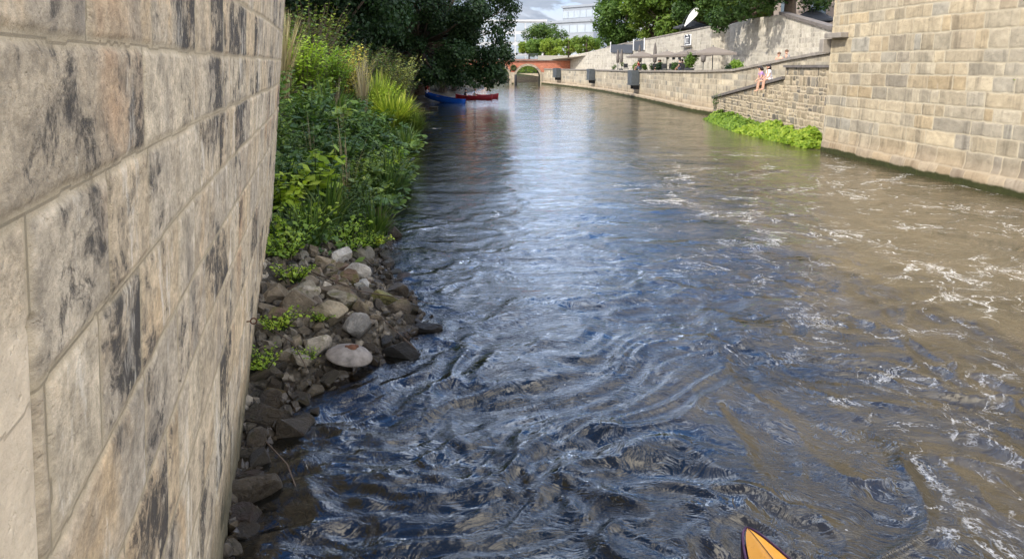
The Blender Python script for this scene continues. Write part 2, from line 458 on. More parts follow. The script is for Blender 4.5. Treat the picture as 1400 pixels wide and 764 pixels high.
scn.view_settings.view_transform = 'Standard'; scn.view_settings.look = 'None'
scn.view_settings.exposure = .92; scn.view_settings.gamma = 1
scn.render.engine = 'CYCLES'
scn.cycles.max_bounces = 6; scn.cycles.transparent_max_bounces = 12

# ------------------------------------------------------------------ ground and water
EDGE = [(-8, -1.0), (0, -1.3), (4.2, -1.75), (4.8, -1.9), (5.4, -1.95), (5.84, -1.88), (6.6, -1.72), (7.2, -1.48), (7.9, -1.20), (8.8, -1.25), (10.75, -1.85), (13.8, -2.3), (17.9, -2.75),
        (24.4, -3.2), (28, -3.9), (30.5, -5.0), (32, -5.2), (33.5, -4.6), (36, -4.9), (40, -5.6), (47, -6.4), (58, -7.0), (75, -4.6), (95, -3.5), (115, -4.0), (135, -7), (400, -9)]
EY = np.array([e[0] for e in EDGE]); EX = np.array([e[1] for e in EDGE])
def bank_z(x, y):
    e = np.interp(y, EY, EX) + (vn(np.asarray(y) * 1.7, np.asarray(y) * 0 + .5, 5) - .5) * .25
    d = e - x
    near = np.where(np.asarray(y) < 10, .34, .42)
    up = np.minimum(np.maximum(d, 0) * near, .55) + np.clip(d - 1.4, 0, 5) * .42
    dn = np.where(d < 0, np.maximum(d * .38, -.95), 0)
    z = up + dn + (fbm(x * 1.3, y * 1.3, 41, 3) - .5) * .18
    return z

def build_ground():
    ys = np.concatenate([np.linspace(-60, 2, 12), np.linspace(2.4, 16, 120), np.linspace(16.4, 60, 90), np.linspace(61, 136, 40), np.array([136.5, 140, 170, 300, 700, 1500])])
    xs = np.concatenate([np.array([-900, -300, -100, -50, -30, -20]), np.linspace(-14, -6, 24), np.linspace(-5.8, 2, 100), np.linspace(2.4, 14, 20), np.array([30, 80, 300, 900])])
    X, Y = np.meshgrid(xs, ys)
    Z = bank_z(X, Y)
    far = sstep(134, 142, Y)
    Z = Z * (1 - far) + far * 2.6
    me = np_mesh('ground', np.stack([X, Y, Z], -1).reshape(-1, 3), grid_faces(len(ys), len(xs)))
    N = NT('ground_soil'); p = N.pos(); z = N.sep(p)[2]
    c = N.ramp(N.noise(p, 2.5, 6, .6), [(.3, (.022, .018, .012)), (.55, (.042, .034, .022)), (.75, (.07, .056, .038))])
    c = N.mix(N.step(N.voro(p, 16), .2, .5), N.mix(N.voro(p, 16, 'F1', 'Color'), (.02, .018, .014), (.08, .068, .05)), c)
    wet = N.step(z, .12, -.02)
    c = N.mix(wet, c, N.mix(1, c, (.38, .32, .25), 'MULTIPLY'))
    gr = N.math('MULTIPLY', N.step(z, .6, 1.2), .8)
    c = N.mix(gr, c, (.03, .045, .015))
    m = N.done(N.bsdf(c, N.mix(wet, (.9, .9, .9), (.35, .35, .35)), N.bump(N.math('ADD', N.noise(p, 9, 6), N.voro(p, 16)), .8, .05), .3))
    tag(link('ground', me, m), kind='structure')
build_ground()

def build_water():
    ys = [-12, -8, -4, -1, .6, 1.6]
    y = 2.2
    while y < 40: ys.append(y); y += max(.026, y * .0062)
    while y < 150: ys.append(y); y += y * .011
    ys += [160, 200]
    ys = np.array(ys)
    a = np.clip(np.maximum(ys, 1) * .74 + 1.0, 2, 15)
    u = np.linspace(-1, 1, 470)
    rows = []
    for k, yy in enumerate(ys):
        rows.append(np.concatenate([np.linspace(-30, -a[k], 8)[:-1], u * a[k], np.linspace(a[k], 30, 8)[1:]]))
    X = np.array(rows); Y = np.repeat(ys[:, None], X.shape[1], 1)
    dxs = np.gradient(X, axis=1); dys = np.gradient(Y, axis=0); res = np.maximum(dxs, dys)
    def fade(lam): return 1 - sstep(lam / 5, lam / 2.6, res)
    # slow boils, drawn out by the current, then sharper crests riding on them
    wx = (fbm(X * .45, Y * .28, 11, 3) - .5); wy = (fbm(X * .4 + 50, Y * .3, 12, 3) - .5)
    xx = X + wx * 2.2; yy = Y + wy * 2.6
    ca, sa = math.cos(.55), math.sin(.55)
    p = xx * ca + yy * sa; q = -xx * sa + yy * ca
    H = (fbm(p * .5, q * .8, 21, 3) - .5) * .12
    r1 = 1 - np.abs(fbm(p * 1.1 + 3, q * 2.0, 22, 3) * 2 - 1)
    H += (r1 ** 2 - .5) * .062 * fade(.5) * (.4 + fbm(X * .3, Y * .3, 33, 2))
    calm = sstep(.36, .60, fbm(X * .45 + 7, Y * .4, 34, 3))
    r2 = 1 - np.abs(fbm(p * 2.4 + 9 + wx * 1.4, q * 4.6, 23, 2) * 2 - 1)
    H += (r2 ** 2.0 - .4) * .037 * fade(.24) * (.5 + .8 * calm)
    r3 = 1 - np.abs(fbm(p * 5.5 + 31 + wx * 2.5, q * 9.5 - 4, 25, 2) * 2 - 1)
    H += (r3 ** 2 - .4) * .008 * fade(.13) * (.1 + 1.1 * calm)
    H *= sstep(-.05, .45, X - np.interp(Y, EY, EX)) * .85 + .15
    H *= (1.0 - .64 * sstep(6, 14, Y))
    me = np_mesh('river_water', np.stack([X, Y, H], -1).reshape(-1, 3), grid_faces(*X.shape))
    depth = np.maximum(0, -bank_z(X, Y))
    add_attr(me, 'murk', (1 - np.exp(-depth / .22)).ravel(), 'FLOAT')
    N = NT('water'); pos = N.pos(); x_, y_, z_ = N.sep(pos)
    flat = N.comb(x_, y_, 0)
    nz = N.noise(N.scale(flat, (.35, .25, 1)), 1, 3, .5)
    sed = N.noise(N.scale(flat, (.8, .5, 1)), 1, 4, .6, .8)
    sun_side = N.step(N.math('ADD', N.math('SUBTRACT', x_, N.math('MULTIPLY', y_, .02)), N.math('MULTIPLY', N.math('SUBTRACT', sed, .5), 5)), .2, 5.0)
    body = N.mix(sun_side, N.ramp(sed, [(.3, (.004, .005, .005)), (.7, (.012, .012, .008))]), N.ramp(sed, [(.3, (.045, .037, .021)), (.7, (.105, .081, .046))]))  # sunlit brown and wall-shaded dark painted into the water body colour
    warp = N.vmath('ADD', flat, N.scale(N.vmath('SUBTRACT', N.noise(flat, .9, 3, .5, 0, True), (.5, .5, .5)), (1.6, 1.6, 0)))
    # froth: broken strings and islands on the brown side of the river
    rot = N.n('ShaderNodeVectorRotate', rotation_type='Z_AXIS'); N.l(warp, rot.inputs['Vector']); rot.inputs['Angle'].default_value = .3
    wv = rot.outputs[0]
    string = N.math('ABSOLUTE', N.math('SUBTRACT', N.noise(N.scale(wv, (1.25, .85, 1)), 1, 5, .62), .5))
    patch = N.noise(N.scale(wv, (1.2, .8, 1)), .75, 5, .6)
    side = N.step(N.math('SUBTRACT', x_, N.math('MULTIPLY', N.math('SUBTRACT', y_, 4), .05)), .6, 3.2)
    fary = N.step(y_, 40, 16)
    lim = N.math('MULTIPLY_ADD', N.math('MULTIPLY', side, fary), .19, -.035)      # how far the patch threshold drops
    isl = N.math('MULTIPLY', N.step(N.math('ADD', patch, lim), .72, .80), N.step(N.noise(N.scale(wv, (3.5, 7, 1)), 1, 4, .7), .46, .56))
    strm = N.math('MULTIPLY', N.math('MULTIPLY', N.step(string, .017, .004), N.step(N.math('ADD', patch, lim), .60, .68)), N.step(N.noise(N.scale(wv, (2.2, 4, 1)), 1, 4, .7), .42, .55))
    fine = N.noise(flat, 22, 4, .7)
    cell = N.step(N.voro(N.vmath('ADD', flat, N.scale(N.noise(flat, 14, 2, .5, 0, True), (.06, .06, 0))), 26, 'DISTANCE_TO_EDGE'), .16, .04)
    froth = N.math('MULTIPLY', N.math('MAXIMUM', isl, strm), N.math('MAXIMUM', N.step(fine, .50, .62), N.math('MULTIPLY', cell, .5)), clamp=True)
    froth = N.math('MULTIPLY', froth, .85)
    dots = N.math('MULTIPLY', N.step(N.voro(flat, 5.0), .060, .035), N.step(N.noise(flat, 1.7, 3), .58, .64))
    froth = N.math('MAXIMUM', froth, N.math('MULTIPLY', dots, .8))
    farm = N.step(y_, 8, 22)
    rr_ = N.noise(N.scale(warp, (5.5, 10, 1)), 1, 4, .6, .6)
    b1 = N.math('SUBTRACT', 1, N.math('ABSOLUTE', N.math('MULTIPLY_ADD', rr_, 2, -1)))
    b1 = N.math('MULTIPLY', b1, b1)
    b2 = N.noise(N.scale(flat, (2.0, 4.6, 1)), 1, 4, .6, .4)
    b3 = N.noise(N.scale(flat, (30, 44, 1)), 1, 2, .5)
    b1f = N.n('ShaderNodeBump'); N.l(b1, b1f.inputs['Height']); N.l(N.math('MULTIPLY_ADD', farm, -.12, .30), b1f.inputs['Strength']); b1f.inputs['Distance'].default_value = .020; bp = b1f.outputs[0]
    bp = N.bump(b3, .10, .006, bp)
    bpf = N.n('ShaderNodeBump'); N.l(b2, bpf.inputs['Height']); N.l(N.math('MULTIPLY', farm, .20), bpf.inputs['Strength']); bpf.inputs['Distance'].default_value = .06; N.l(bp, bpf.inputs['Normal'])
    bp = bpf.outputs[0]
    murk = N.attr('murk', 'Fac')
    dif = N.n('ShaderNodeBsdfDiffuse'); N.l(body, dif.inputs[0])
    tr = N.n('ShaderNodeBsdfTransparent'); tr.inputs[0].default_value = (.55, .45, .28, 1)
    mx = N.n('ShaderNodeMixShader'); N.l(murk, mx.inputs[0]); N.l(tr.outputs[0], mx.inputs[1]); N.l(dif.outputs[0], mx.inputs[2])
    gl = N.n('ShaderNodeBsdfGlossy'); gl.inputs['Roughness'].default_value = .035; N.l(bp, gl.inputs['Normal']); gl.inputs[0].default_value = (1, 1, 1, 1)
    fr = N.n('ShaderNodeFresnel'); fr.inputs[0].default_value = 1.5; N.l(bp, fr.inputs['Normal'])
    m2 = N.n('ShaderNodeMixShader'); N.l(fr.outputs[0], m2.inputs[0]); N.l(mx.outputs[0], m2.inputs[1]); N.l(gl.outputs[0], m2.inputs[2])
    fo = N.n('ShaderNodeBsdfDiffuse'); fo.inputs[0].default_value = (.72, .71, .67, 1)
    m3 = N.n('ShaderNodeMixShader'); N.l(froth, m3.inputs[0]); N.l(m2.outputs[0], m3.inputs[1]); N.l(fo.outputs[0], m3.inputs[2])
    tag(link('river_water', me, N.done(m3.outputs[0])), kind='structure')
build_water()

# ------------------------------------------------------------------ left wall
LW = [(.05, -2.4), (-3.53, 10.6), (-14, 13.6)]
def left_wall_mat():
    N = NT('left_wall_stone')
    blk = N.attr('blk'); b = N.n('ShaderNodeSeparateColor'); N.l(blk, b.inputs[0]); r, g, jm = b.outputs
    slab = N.attr('blk', 'Alpha')
    suv = N.attr('suv', 'Vector'); s_, z_, r3 = N.sep(suv)
    c = N.ramp(r, [(0, (.40, .335, .245)), (.2, (.47, .39, .28)), (.4, (.38, .33, .26)), (.6, (.50, .40, .27)), (.8, (.43, .37, .285)), (1, (.52, .44, .32))])
    off = N.vmath('ADD', suv, N.comb(N.math('MULTIPLY', r, 41), N.math('MULTIPLY', g, 23), 0))
    # tan, ochre and grey weathering of the sandstone
    m1 = N.noise(N.scale(off, (1.6, 1.1, 1)), 1, 6, .62, .5)
    c = N.mix(N.step(m1, .50, .72), c, (.48, .36, .225))
    m2 = N.noise(N.scale(N.vmath('ADD', off, (9, 3, 0)), (2.2, .8, 1)), 1, 6, .66, .3)
    c = N.mix(N.math('MULTIPLY', N.step(m2, .50, .70), .8), c, (.30, .262, .215))
    m5 = N.noise(N.scale(off, (3.6, 3, 1)), 1, 8, .72)
    c = N.mix(1, c, N.ramp(m5, [(.25, .62), (.5, 1), (.75, 1.35)]), 'MULTIPLY')
    m3 = N.noise(N.scale(suv, (.8, .6, 1)), 1.0, 5, .6)
    c = N.mix(N.math('MULTIPLY', N.step(m3, .54, .70), N.step(g, .35, .7)), c, (.42, .275, .165))
    g1 = N.noise(N.scale(off, (7, 10, 1)), 1, 9, .75, .5)
    c = N.mix(1, c, N.ramp(g1, [(.28, .50), (.5, 1), (.72, 1.38)]), 'MULTIPLY')
    g2 = N.noise(N.scale(suv, (34, 40, 1)), 1, 5, .7)
    c = N.mix(1, c, N.ramp(g2, [(.3, .74), (.5, 1), (.7, 1.22)]), 'MULTIPLY')
    # black crust
    k1 = N.noise(N.scale(N.vmath('ADD', suv, (4.3, 2.2, 0)), (1.3, .9, 1)), 1, 4, .55)
    k2 = N.noise(N.scale(suv, (6.5, 6.5, 1)), 1, 9, .80, .4)
    k3 = N.math('MULTIPLY', N.step(g, .45, .95), .065)
    kk = N.math('ADD', N.math('ADD', N.math('MULTIPLY', k1, .55), N.math('MULTIPLY', k2, .62)), k3)
    crust = N.step(kk, .640, .72)
    c = N.mix(N.math('MULTIPLY', N.step(kk, .58, .70), .45), c, (.13, .118, .105))
    c = N.mix(N.math('MULTIPLY', crust, .92), c, N.mix(k2, (.018, .017, .017), (.085, .078, .072)))
    # pale lime runs
    l1 = N.noise(N.scale(suv, (3.2, .9, 1)), 1, 7, .72)
    l2 = N.noise(N.scale(suv, (28, 9, 1)), 1, 4, .65)
    lime = N.math('MULTIPLY', N.step(l1, .545, .64), N.step(l2, .36, .56))
    c = N.mix(N.math('MULTIPLY', lime, .75), c, (.68, .63, .54))
    chips = N.math('MULTIPLY', N.step(N.noise(N.scale(suv, (14, 12, 1)), 1, 4, .65), .62, .67), crust)
    c = N.mix(chips, c, (.40, .35, .27))
    c = N.mix(N.math('MULTIPLY', jm, .8), c, N.mix(N.noise(suv, 9, 7, .7), (.33, .275, .19), (.52, .44, .31)))
    sc_ = N.ramp(N.noise(N.scale(suv, (3, 1.4, 1)), 1, 6, .6, .6), [(.3, (.58, .46, .31)), (.6, (.66, .54, .37)), (.72, (.56, .37, .19))])
    c = N.mix(1, c, (1.07, 1.035, .95), 'MULTIPLY')
    c = N.mix(slab, c, N.mix(1, sc_, N.ramp(N.noise(suv, 11, 8, .7), [(.3, .8), (.7, 1.15)]), 'MULTIPLY'))
    # damp foot
    zz = N.math('ADD', z_, N.math('MULTIPLY', N.math('SUBTRACT', N.noise(N.scale(suv, (2, 1, 1)), 1, 5), .5), .5))
    c = N.mix(N.math('MULTIPLY', N.step(zz, .75, .12), .85), c, N.mix(N.noise(suv, 6, 5), (.035, .035, .018), (.085, .075, .04)))
    h = N.math('ADD', N.noise(suv, 26, 8, .7), N.math('MULTIPLY', N.math('MULTIPLY', N.noise(N.scale(off, (20, 26, 1)), 1, 8, .75), 1.2), N.math('SUBTRACT', 1, slab)))
    h = N.math('SUBTRACT', h, N.math('MULTIPLY', N.math('MULTIPLY', crust, N.math('SUBTRACT', 1, slab)), .5))
    pit = N.step(N.noise(N.scale(suv, (30, 30, 1)), 1, 3, .6), .40, .30)
    h = N.math('SUBTRACT', h, N.math('MULTIPLY', pit, .35))
    return N.done(N.bsdf(c, .9, N.bump(h, .75, .010), .2))

def build_left_wall():
    root = empty('stone_wall', 'tall weathered sandstone block wall with black crusts, close by on the left', 'wall')
    L1 = math.dist(LW[0], LW[1]); LT = L1 + math.dist(LW[1], LW[2])
    # course lines at eye height follow the photograph
    zb = [-.6, -.15, .22, .58, .95, 1.32, 1.72, 2.08, 2.42, 2.745, 3.05, 3.40, 3.74, 4.1, 4.45] + [4.8 + .36 * k for k in range(10)]
    s = np.concatenate([np.linspace(0, 3.0, 40)[:-1], np.linspace(3.0, 6.5, 300)[:-1], np.linspace(6.5, L1 + .6, 420), np.linspace(L1 + .65, LT, 100)])
    zt = np.concatenate([np.linspace(-.6, 1.7, 150)[:-1], np.linspace(1.7, 3.75, 300)[:-1], np.linspace(3.75, 4.6, 60), np.linspace(4.65, 8, 60)])
    t = (zt + .6) / 8.6
    lean = lambda S, Z: np.clip(Z, -1, 9) * (.045 + .058 * sstep(5, 12.5, S)) * (1 - sstep(3.9, 8, Z) * .45) - .0
    def special(S, Z, rel, jm, al):
        # the smooth pale corner slab nearest the camera
        m = (1 - sstep(3.74, 3.78, S + (vn(Z * 3, Z * 0, 4) - .5) * .01)) * (1 - sstep(2.54, 2.58, Z))
        edge = np.exp(-((S - 3.77) / .02) ** 2) * (Z < 2.56)
        rel = rel * (1 - m) + m * .004 - edge * .02
        return rel, jm * (1 - m), m
    o = masonry('wall_face', LW, zb, s, t, lambda s_: 8.0, .64, .024, .0055, 103, left_wall_mat(), root, side=-1, lean=lean, thick=1.0, wobble=.008, face=.0022, special=special)
    # iron eye bolt
    b = MB(); P = Vector((-2.20, 5.88, .62)); 
    nrm = Vector((.964, .266, 0)); tan = Vector((-.266, .964, 0))
    base = Vector((-.61 - .276 * 5.9, 5.9, .92)) + nrm * .05
    b.tube([base - nrm * .08, base + nrm * .05], .006, 8)
    ring = [base + nrm * (.05 + .024 + .024 * -math.cos(a)) + Vector((0, 0, .024 * math.sin(a))) for a in np.linspace(0, 2 * math.pi, 17)]
    b.tube(ring, .006, 6)
    b.build('eye_bolt', M['rust'], root, True)
build_left_wall()

# ------------------------------------------------------------------ right bank: pier, quay, stair wall, upper wall
def build_right():
    # pier: runs along the river then turns the corner away from it
    PIER = [(13.6, 27.2), (10.80, 26.15), (11.18, 20.3), (11.70, 16.2), (12.6, 8.0), (13.2, 1.0)]
    root = empty('bridge_pier', 'tall sunlit ashlar wall of tan and grey blocks at the right edge', 'wall')
    zb = [-.5] + [v for v in courses(-.05, 8.4, .40, 5, .2)]
    L0 = math.dist(PIER[0], PIER[1]); LT = plan_len(PIER)
    s = np.concatenate([np.linspace(0, L0 - .2, 40), np.linspace(L0 - .15, L0 + 13, 480), np.linspace(L0 + 13.2, LT, 60)])
    t = np.concatenate([np.linspace(0, .66, 215), np.linspace(.667, 1, 40)])
    lean = lambda S, Z: -np.clip(Z, 0, 9) * .03 + .12 * (1 - sstep(.20, .62, Z)) * (.35 + .65 * sstep(L0 + .5, L0 + 5, S))
    masonry('wall_face', PIER, zb, s, t, lambda q: 8.0, .72, .030, .014, 55, M['pier_stone'], root, side=-1, lean=lean, thick=.9, wobble=.012, face=.005)
    b = MB()
    b.sweep([(11.32, 26.30, 3.86), (10.62, 26.02, 3.86), (10.74, 25.0, 3.86)], (-.02, .3), 0, .17)
    b.box((10.95, 26.32, 3.62), (.62, .34, .46), 0)
    b.build('corbel', M['cap'], root, bevel=.02)
    lf = MB()
    # quay wall with plinth and coping
    F = [(1.0, 125.5), (4.5, 116.65), (6.9, 104.5), (8.93, 92.5), (10.1, 81), (10.79, 69.8), (11.15, 60), (11.38, 49), (12.0, 43.6)]
    FACE = [(4.95, 117.2), (7.4, 104.6), (9.43, 92.6), (10.6, 81), (11.29, 69.8), (11.65, 60), (11.95, 49), (12.75, 43.6), (13.2, 36), (13.4, 27.5)]
    root = empty('quay_wall', 'long pale stone quay wall along the far right bank below the terrace', 'wall')
    LT = plan_len(FACE); LS = [0]
    for a, c in zip(FACE[:-1], FACE[1:]): LS.append(LS[-1] + math.dist(a, c))
    zt = [2.2, 2.22, 2.25, 2.28, 2.3, 2.4, 2.48, 2.6, 3.2, 3.72]
    top = lin_top(list(zip(LS, zt)))
    zb = courses(-.5, 4.2, .36, 8, .2)
    s = np.concatenate([np.linspace(0, 40, 260)[:-1], np.linspace(40, LT, 420)])
    masonry('wall_face', FACE, zb, s, np.linspace(0, 1, 70), top, .75, .035, .012, 77, M['quay_stone'], root, side=-1, thick=.5, wobble=.015)
    cop = [(x, y, z) for (x, y), z in zip(FACE, zt)]
    MB().sweep(cop, (-.10, .45), .0, .13).build('coping', M['cap'], root, bevel=0)
    PL = F[1:]
    LP = plan_len(PL)
    pl = masonry('plinth', PL, [-.5, .05, .36], np.linspace(0, LP, 300), np.linspace(0, 1, 16), lambda q: .36, 1.1, .03, .015, 78, M['quay_stone'], root, side=-1, thick=1.0, wobble=.02)
    # stair wall with its sloping cap
    root = empty('stair_wall', 'rough squared rubble wall with a sloping cap, beside the tall right wall', 'wall')
    SW = [(13.0, 43.9), (11.58, 43.5), (11.30, 28.4), (11.28, 26.6)]
    a0 = math.dist(SW[0], SW[1]); LT = plan_len(SW)
    sy = lambda y: a0 + (43.5 - y)
    top = lin_top([(0, 1.08), (sy(43), 1.08), (sy(31.65), 2.36), (sy(31.6), 2.86), (LT, 2.88)])
    s = np.concatenate([np.linspace(0, a0, 30)[:-1], np.linspace(a0, sy(31.7), 400), np.linspace(sy(31.65), LT, 160)])
    zb = courses(-.4, 3.2, .34, 12, .25)
    masonry('wall_face', SW, zb, s, np.linspace(0, 1, 110), top, .42, .035, .02, 91, M['rubble_stone'], root, side=-1, thick=.45, wobble=.025, face=.008, split=.55)
    MB().sweep([(11.58, 43.6, 1.05), (11.36, 31.72, 2.37)], (-.10, .46), 0, .13).build('sloping_cap', M['cap_dark'], root)
    MB().sweep([(11.36, 31.66, 2.86), (11.33, 29.6, 2.87)], (-.09, .5), 0, .10).sweep([(11.33, 29.55, 2.87), (11.30, 26.6, 2.88)], (-.09, .5), 0, .10).build('top_cap', M['cap_dark'], root)
    # stair between stair wall and quay
    st = MB()
    for k in range(9):
        y0 = 42.5 - k * 1.15; st.box((12.35, y0 - .6, .2 + k * .1), (1.3, 1.2, .4 + k * .2))
    tag(st.build('steps', M['paving']), kind='structure')
    # terrace paving
    b = bmesh.new()
    out = [(x + .35, y, 2.12) for x, y in FACE[:8]] + [(13.6, 36, 2.12), (13.8, 27.5, 2.12), (24, 27.5, 2.12), (24, 50, 2.12), (20, 64, 2.12), (14, 110, 2.12), (10, 122, 2.12)]
    b.faces.new([b.verts.new(v) for v in out]); me = bpy.data.meshes.new('terrace'); b.to_mesh(me); b.free()
    tag(link('terrace_pavement', me, M['paving']), kind='structure')
    rp = MB()
    R0 = [(13.3, 44, 2.14), (13.55, 36, 2.7), (13.75, 27.5, 3.25)]
    b = bmesh.new(); vv = [b.verts.new(v) for v in R0] + [b.verts.new((19.2, 27.5, 3.25)), b.verts.new((19.0, 36, 2.7)), b.verts.new((18.8, 46, 2.14))]
    b.faces.new([vv[0], vv[1], vv[4], vv[5]]); b.faces.new([vv[1], vv[2], vv[3], vv[4]])
    me = bpy.data.meshes.new('ramp'); b.to_mesh(me); b.free(); tag(link('ramp_pavement', me, M['paving']), kind='structure')
    # upper retaining wall
    UW = [(8.9, 118.6), (10.9, 110), (12.4, 100), (16.6, 63.6), (17.5, 63.2), (17.7, 58), (18.2, 52), (18.7, 45), (19.1, 30)]
    LS = [0]
    for a, c in zip(UW[:-1], UW[1:]): LS.append(LS[-1] + math.dist(a, c))
    zt = [4.3, 4.7, 5.15, 6.05, 6.1, 6.35, 6.3, 5.0, 4.0]
    root = empty('retaining_wall', 'high pale retaining wall behind the terrace parasols below the trees', 'wall')
    LT = LS[-1]
    s = np.concatenate([np.linspace(0, LS[2], 60)[:-1], np.linspace(LS[2], LS[3], 260)[:-1], np.linspace(LS[3], LS[4], 20)[:-1], np.linspace(LS[4], LT, 260)])
    zb = courses(2.0, 7, .30, 31, .2)
    slots = [LS[3] - d for d in (11.5, 9.6, 7.9, 6.4, 5.0)]
    holes = [(lambda ss, zz, q=q: (np.abs(ss - q) < .42) & (zz > 3.45) & (zz < 4.05)) for q in slots]
    masonry('wall_face', UW, zb, s, np.linspace(0, 1, 60), lin_top(list(zip(LS, zt))), .8, .03, .010, 33, M['upper_stone'], root, side=-1, thick=.6, wobble=.012, face=.003, holes=holes)
    dirA = Vector((UW[3][0] - UW[2][0], UW[3][1] - UW[2][1], 0)).normalized(); nA = Vector((dirA.y, -dirA.x, 0)) * -1
    nA = Vector((-abs(dirA.y), -abs(dirA.x) * (1 if dirA.x > 0 else -1) * 1, 0)).normalized()
    for q in slots:
        c = Vector((UW[3][0], UW[3][1], 3.75)) - dirA * (LS[3] - q)
        MB().box(c - nA * .45, (.06, .9, .66), math.atan2(dirA.y, dirA.x) - math.pi / 2).build('window', M['glass'], root)
    MB().sweep([(12.4, 100, 5.15), (16.6, 63.6, 6.05)], (-.05, .5), 0, .12).build('coping', M['cap'], root)
    MB().sweep([(18.2, 52.1, 6.3), (18.7, 45, 5.0), (19.1, 30, 4.0)], (-.14, .5), 0, .2).build('sloping_coping', M['cap_dark'], root)
    # street above
    b = bmesh.new()
    up = [(10.9, 110), (12.4, 100), (16.6, 63.6), (17.5, 63.2), (17.7, 58), (18.2, 52), (18.9, 47)]
    zz = [4.3, 4.5, 5.3, 5.3, 5.5, 5.5, 4.9]
    va = [b.verts.new((x + .3, y, z)) for (x, y), z in zip(up, zz)]
    vb_ = [b.verts.new((90, y + 10, z)) for (x, y), z in zip(up, zz)]
    for i in range(len(up) - 1): b.faces.new([va[i], va[i + 1], vb_[i + 1], vb_[i]])
    e1 = b.verts.new((5, 119.5, 3.6)); e2 = b.verts.new((90, 300, 4)); e3 = b.verts.new((-5, 300, 4))
    b.faces.new([va[0], vb_[0], e2, e3, e1])
    e4 = b.verts.new((19.4, 27, 3.9)); e5 = b.verts.new((90, 27, 4)); b.faces.new([va[-1], e4, e5, vb_[-1]])
    bmesh.ops.recalc_face_normals(b, faces=b.faces[:])
    me = bpy.data.meshes.new('street'); b.to_mesh(me); b.free(); tag(link('upper_street', me, M['paving']), kind='structure')
    return dirA, nA, UW, LS, zt
dirA, nA, UW, LS, zt = build_right()

def on_upper(d, z, out=0.0):
    """point on the long upper wall, d metres from its near end"""
    c = Vector((UW[3][0], UW[3][1], z)) - dirA * d + nA * out; return c
angA = math.atan2(dirA.y, dirA.x)

# dark banner and white emblem board on the upper wall
bn = empty('fence_banner', 'long dark grey banner panel along the top of the pale upper wall', 'banner', on_upper(30, 0))
for k, (d0, d1) in enumerate([(19.4, 23.2), (23.8, 34)]):
    c = on_upper((d0 + d1) / 2, 5.05 - (d0 + d1 - 40) * .012, .10) - Vector(bn.location)
    MB().box(c, (d1 - d0, .06, 1.0), angA, 0, .022).build('panel', M['anthracite'], bn)
for d in (19.2, 23.5, 34.2):
    MB().box(on_upper(d, 5.15, .1) - Vector(bn.location), (.1, .1, 1.3), angA).build('post', M['white'], bn)
sg = empty('emblem_sign', 'white square board with a dark emblem on the upper wall above the parasols', 'sign', on_upper(5.6, 4.7, .08), angA)
sg.scale = (1, 1, 1)
MB().box((0, 0, .45), (1.7, .06, .95)).build('board', M['white'], sg)
e = MB(); yy = -.045 if True else 0
sgn = 1 if (Matrix.Rotation(angA, 3, 'Z') @ Vector((0, 1, 0))).dot(nA) > 0 else -1
for x, z, w_, h_ in [(-.62, .45, .16, .9), (.55, .5, .3, .75), (-.1, .78, .5, .1), (-.25, .42, .12, .42), (.05, .42, .12, .42), (.3, .42, .1, .42), (0, .12, 1.3, .08), (-.4, .8, .16, .2), (.25, .84, .14, .2)]:
    e.box((x, sgn * .045, z), (w_, .03, h_))
e.build('emblem', M['anthracite'], sg)
MB().box((0, sgn * .12, -.12), (2.3, .22, .08)).build('ledge', M['cap_dark'], sg)

# lookout boxes hung on the quay wall
QF = [(4.95, 117.2), (7.4, 104.6), (9.43, 92.6), (10.6, 81), (11.29, 69.8), (11.65, 60), (11.95, 49)]
def quay_x(y): return float(np.interp(y, [p[1] for p in QF][::-1], [p[0] for p in QF][::-1]))
def quay_box(y, w_, label):
    t = Vector((quay_x(y + 1) - quay_x(y - 1), 2, 0)).normalized(); ang = math.atan2(t.y, t.x)
    r = empty('lookout_box', label, 'balcony', (quay_x(y), y, 0), ang, 'grey boxes hung on the quay wall')
    MB().box((0, .38, 1.18), (w_ + .4, .78, .10)).build('floor_slab', M['steel'], r)
    MB().box((0, .70, 1.85), (w_, .06, 1.2)).box((w_ / 2 - .03, .35, 1.85), (.06, .64, 1.2)).box((-w_ / 2 + .03, .35, 1.85), (.06, .64, 1.2)).build('side_panels', M['steel'], r)
    for x in (-w_ / 3, w_ / 3): MB().box((x, .25, .95), (.1, .5, .36)).build('bracket', M['dark'], r)
    return r
quay_box(68.6, 1.9, 'grey balcony box on the quay wall, largest and nearest of three')
quay_box(90, 1.6, 'grey balcony box on the quay wall, middle one of three')
quay_box(108, 1.9, 'grey balcony box on the quay wall next to the brick bridge')

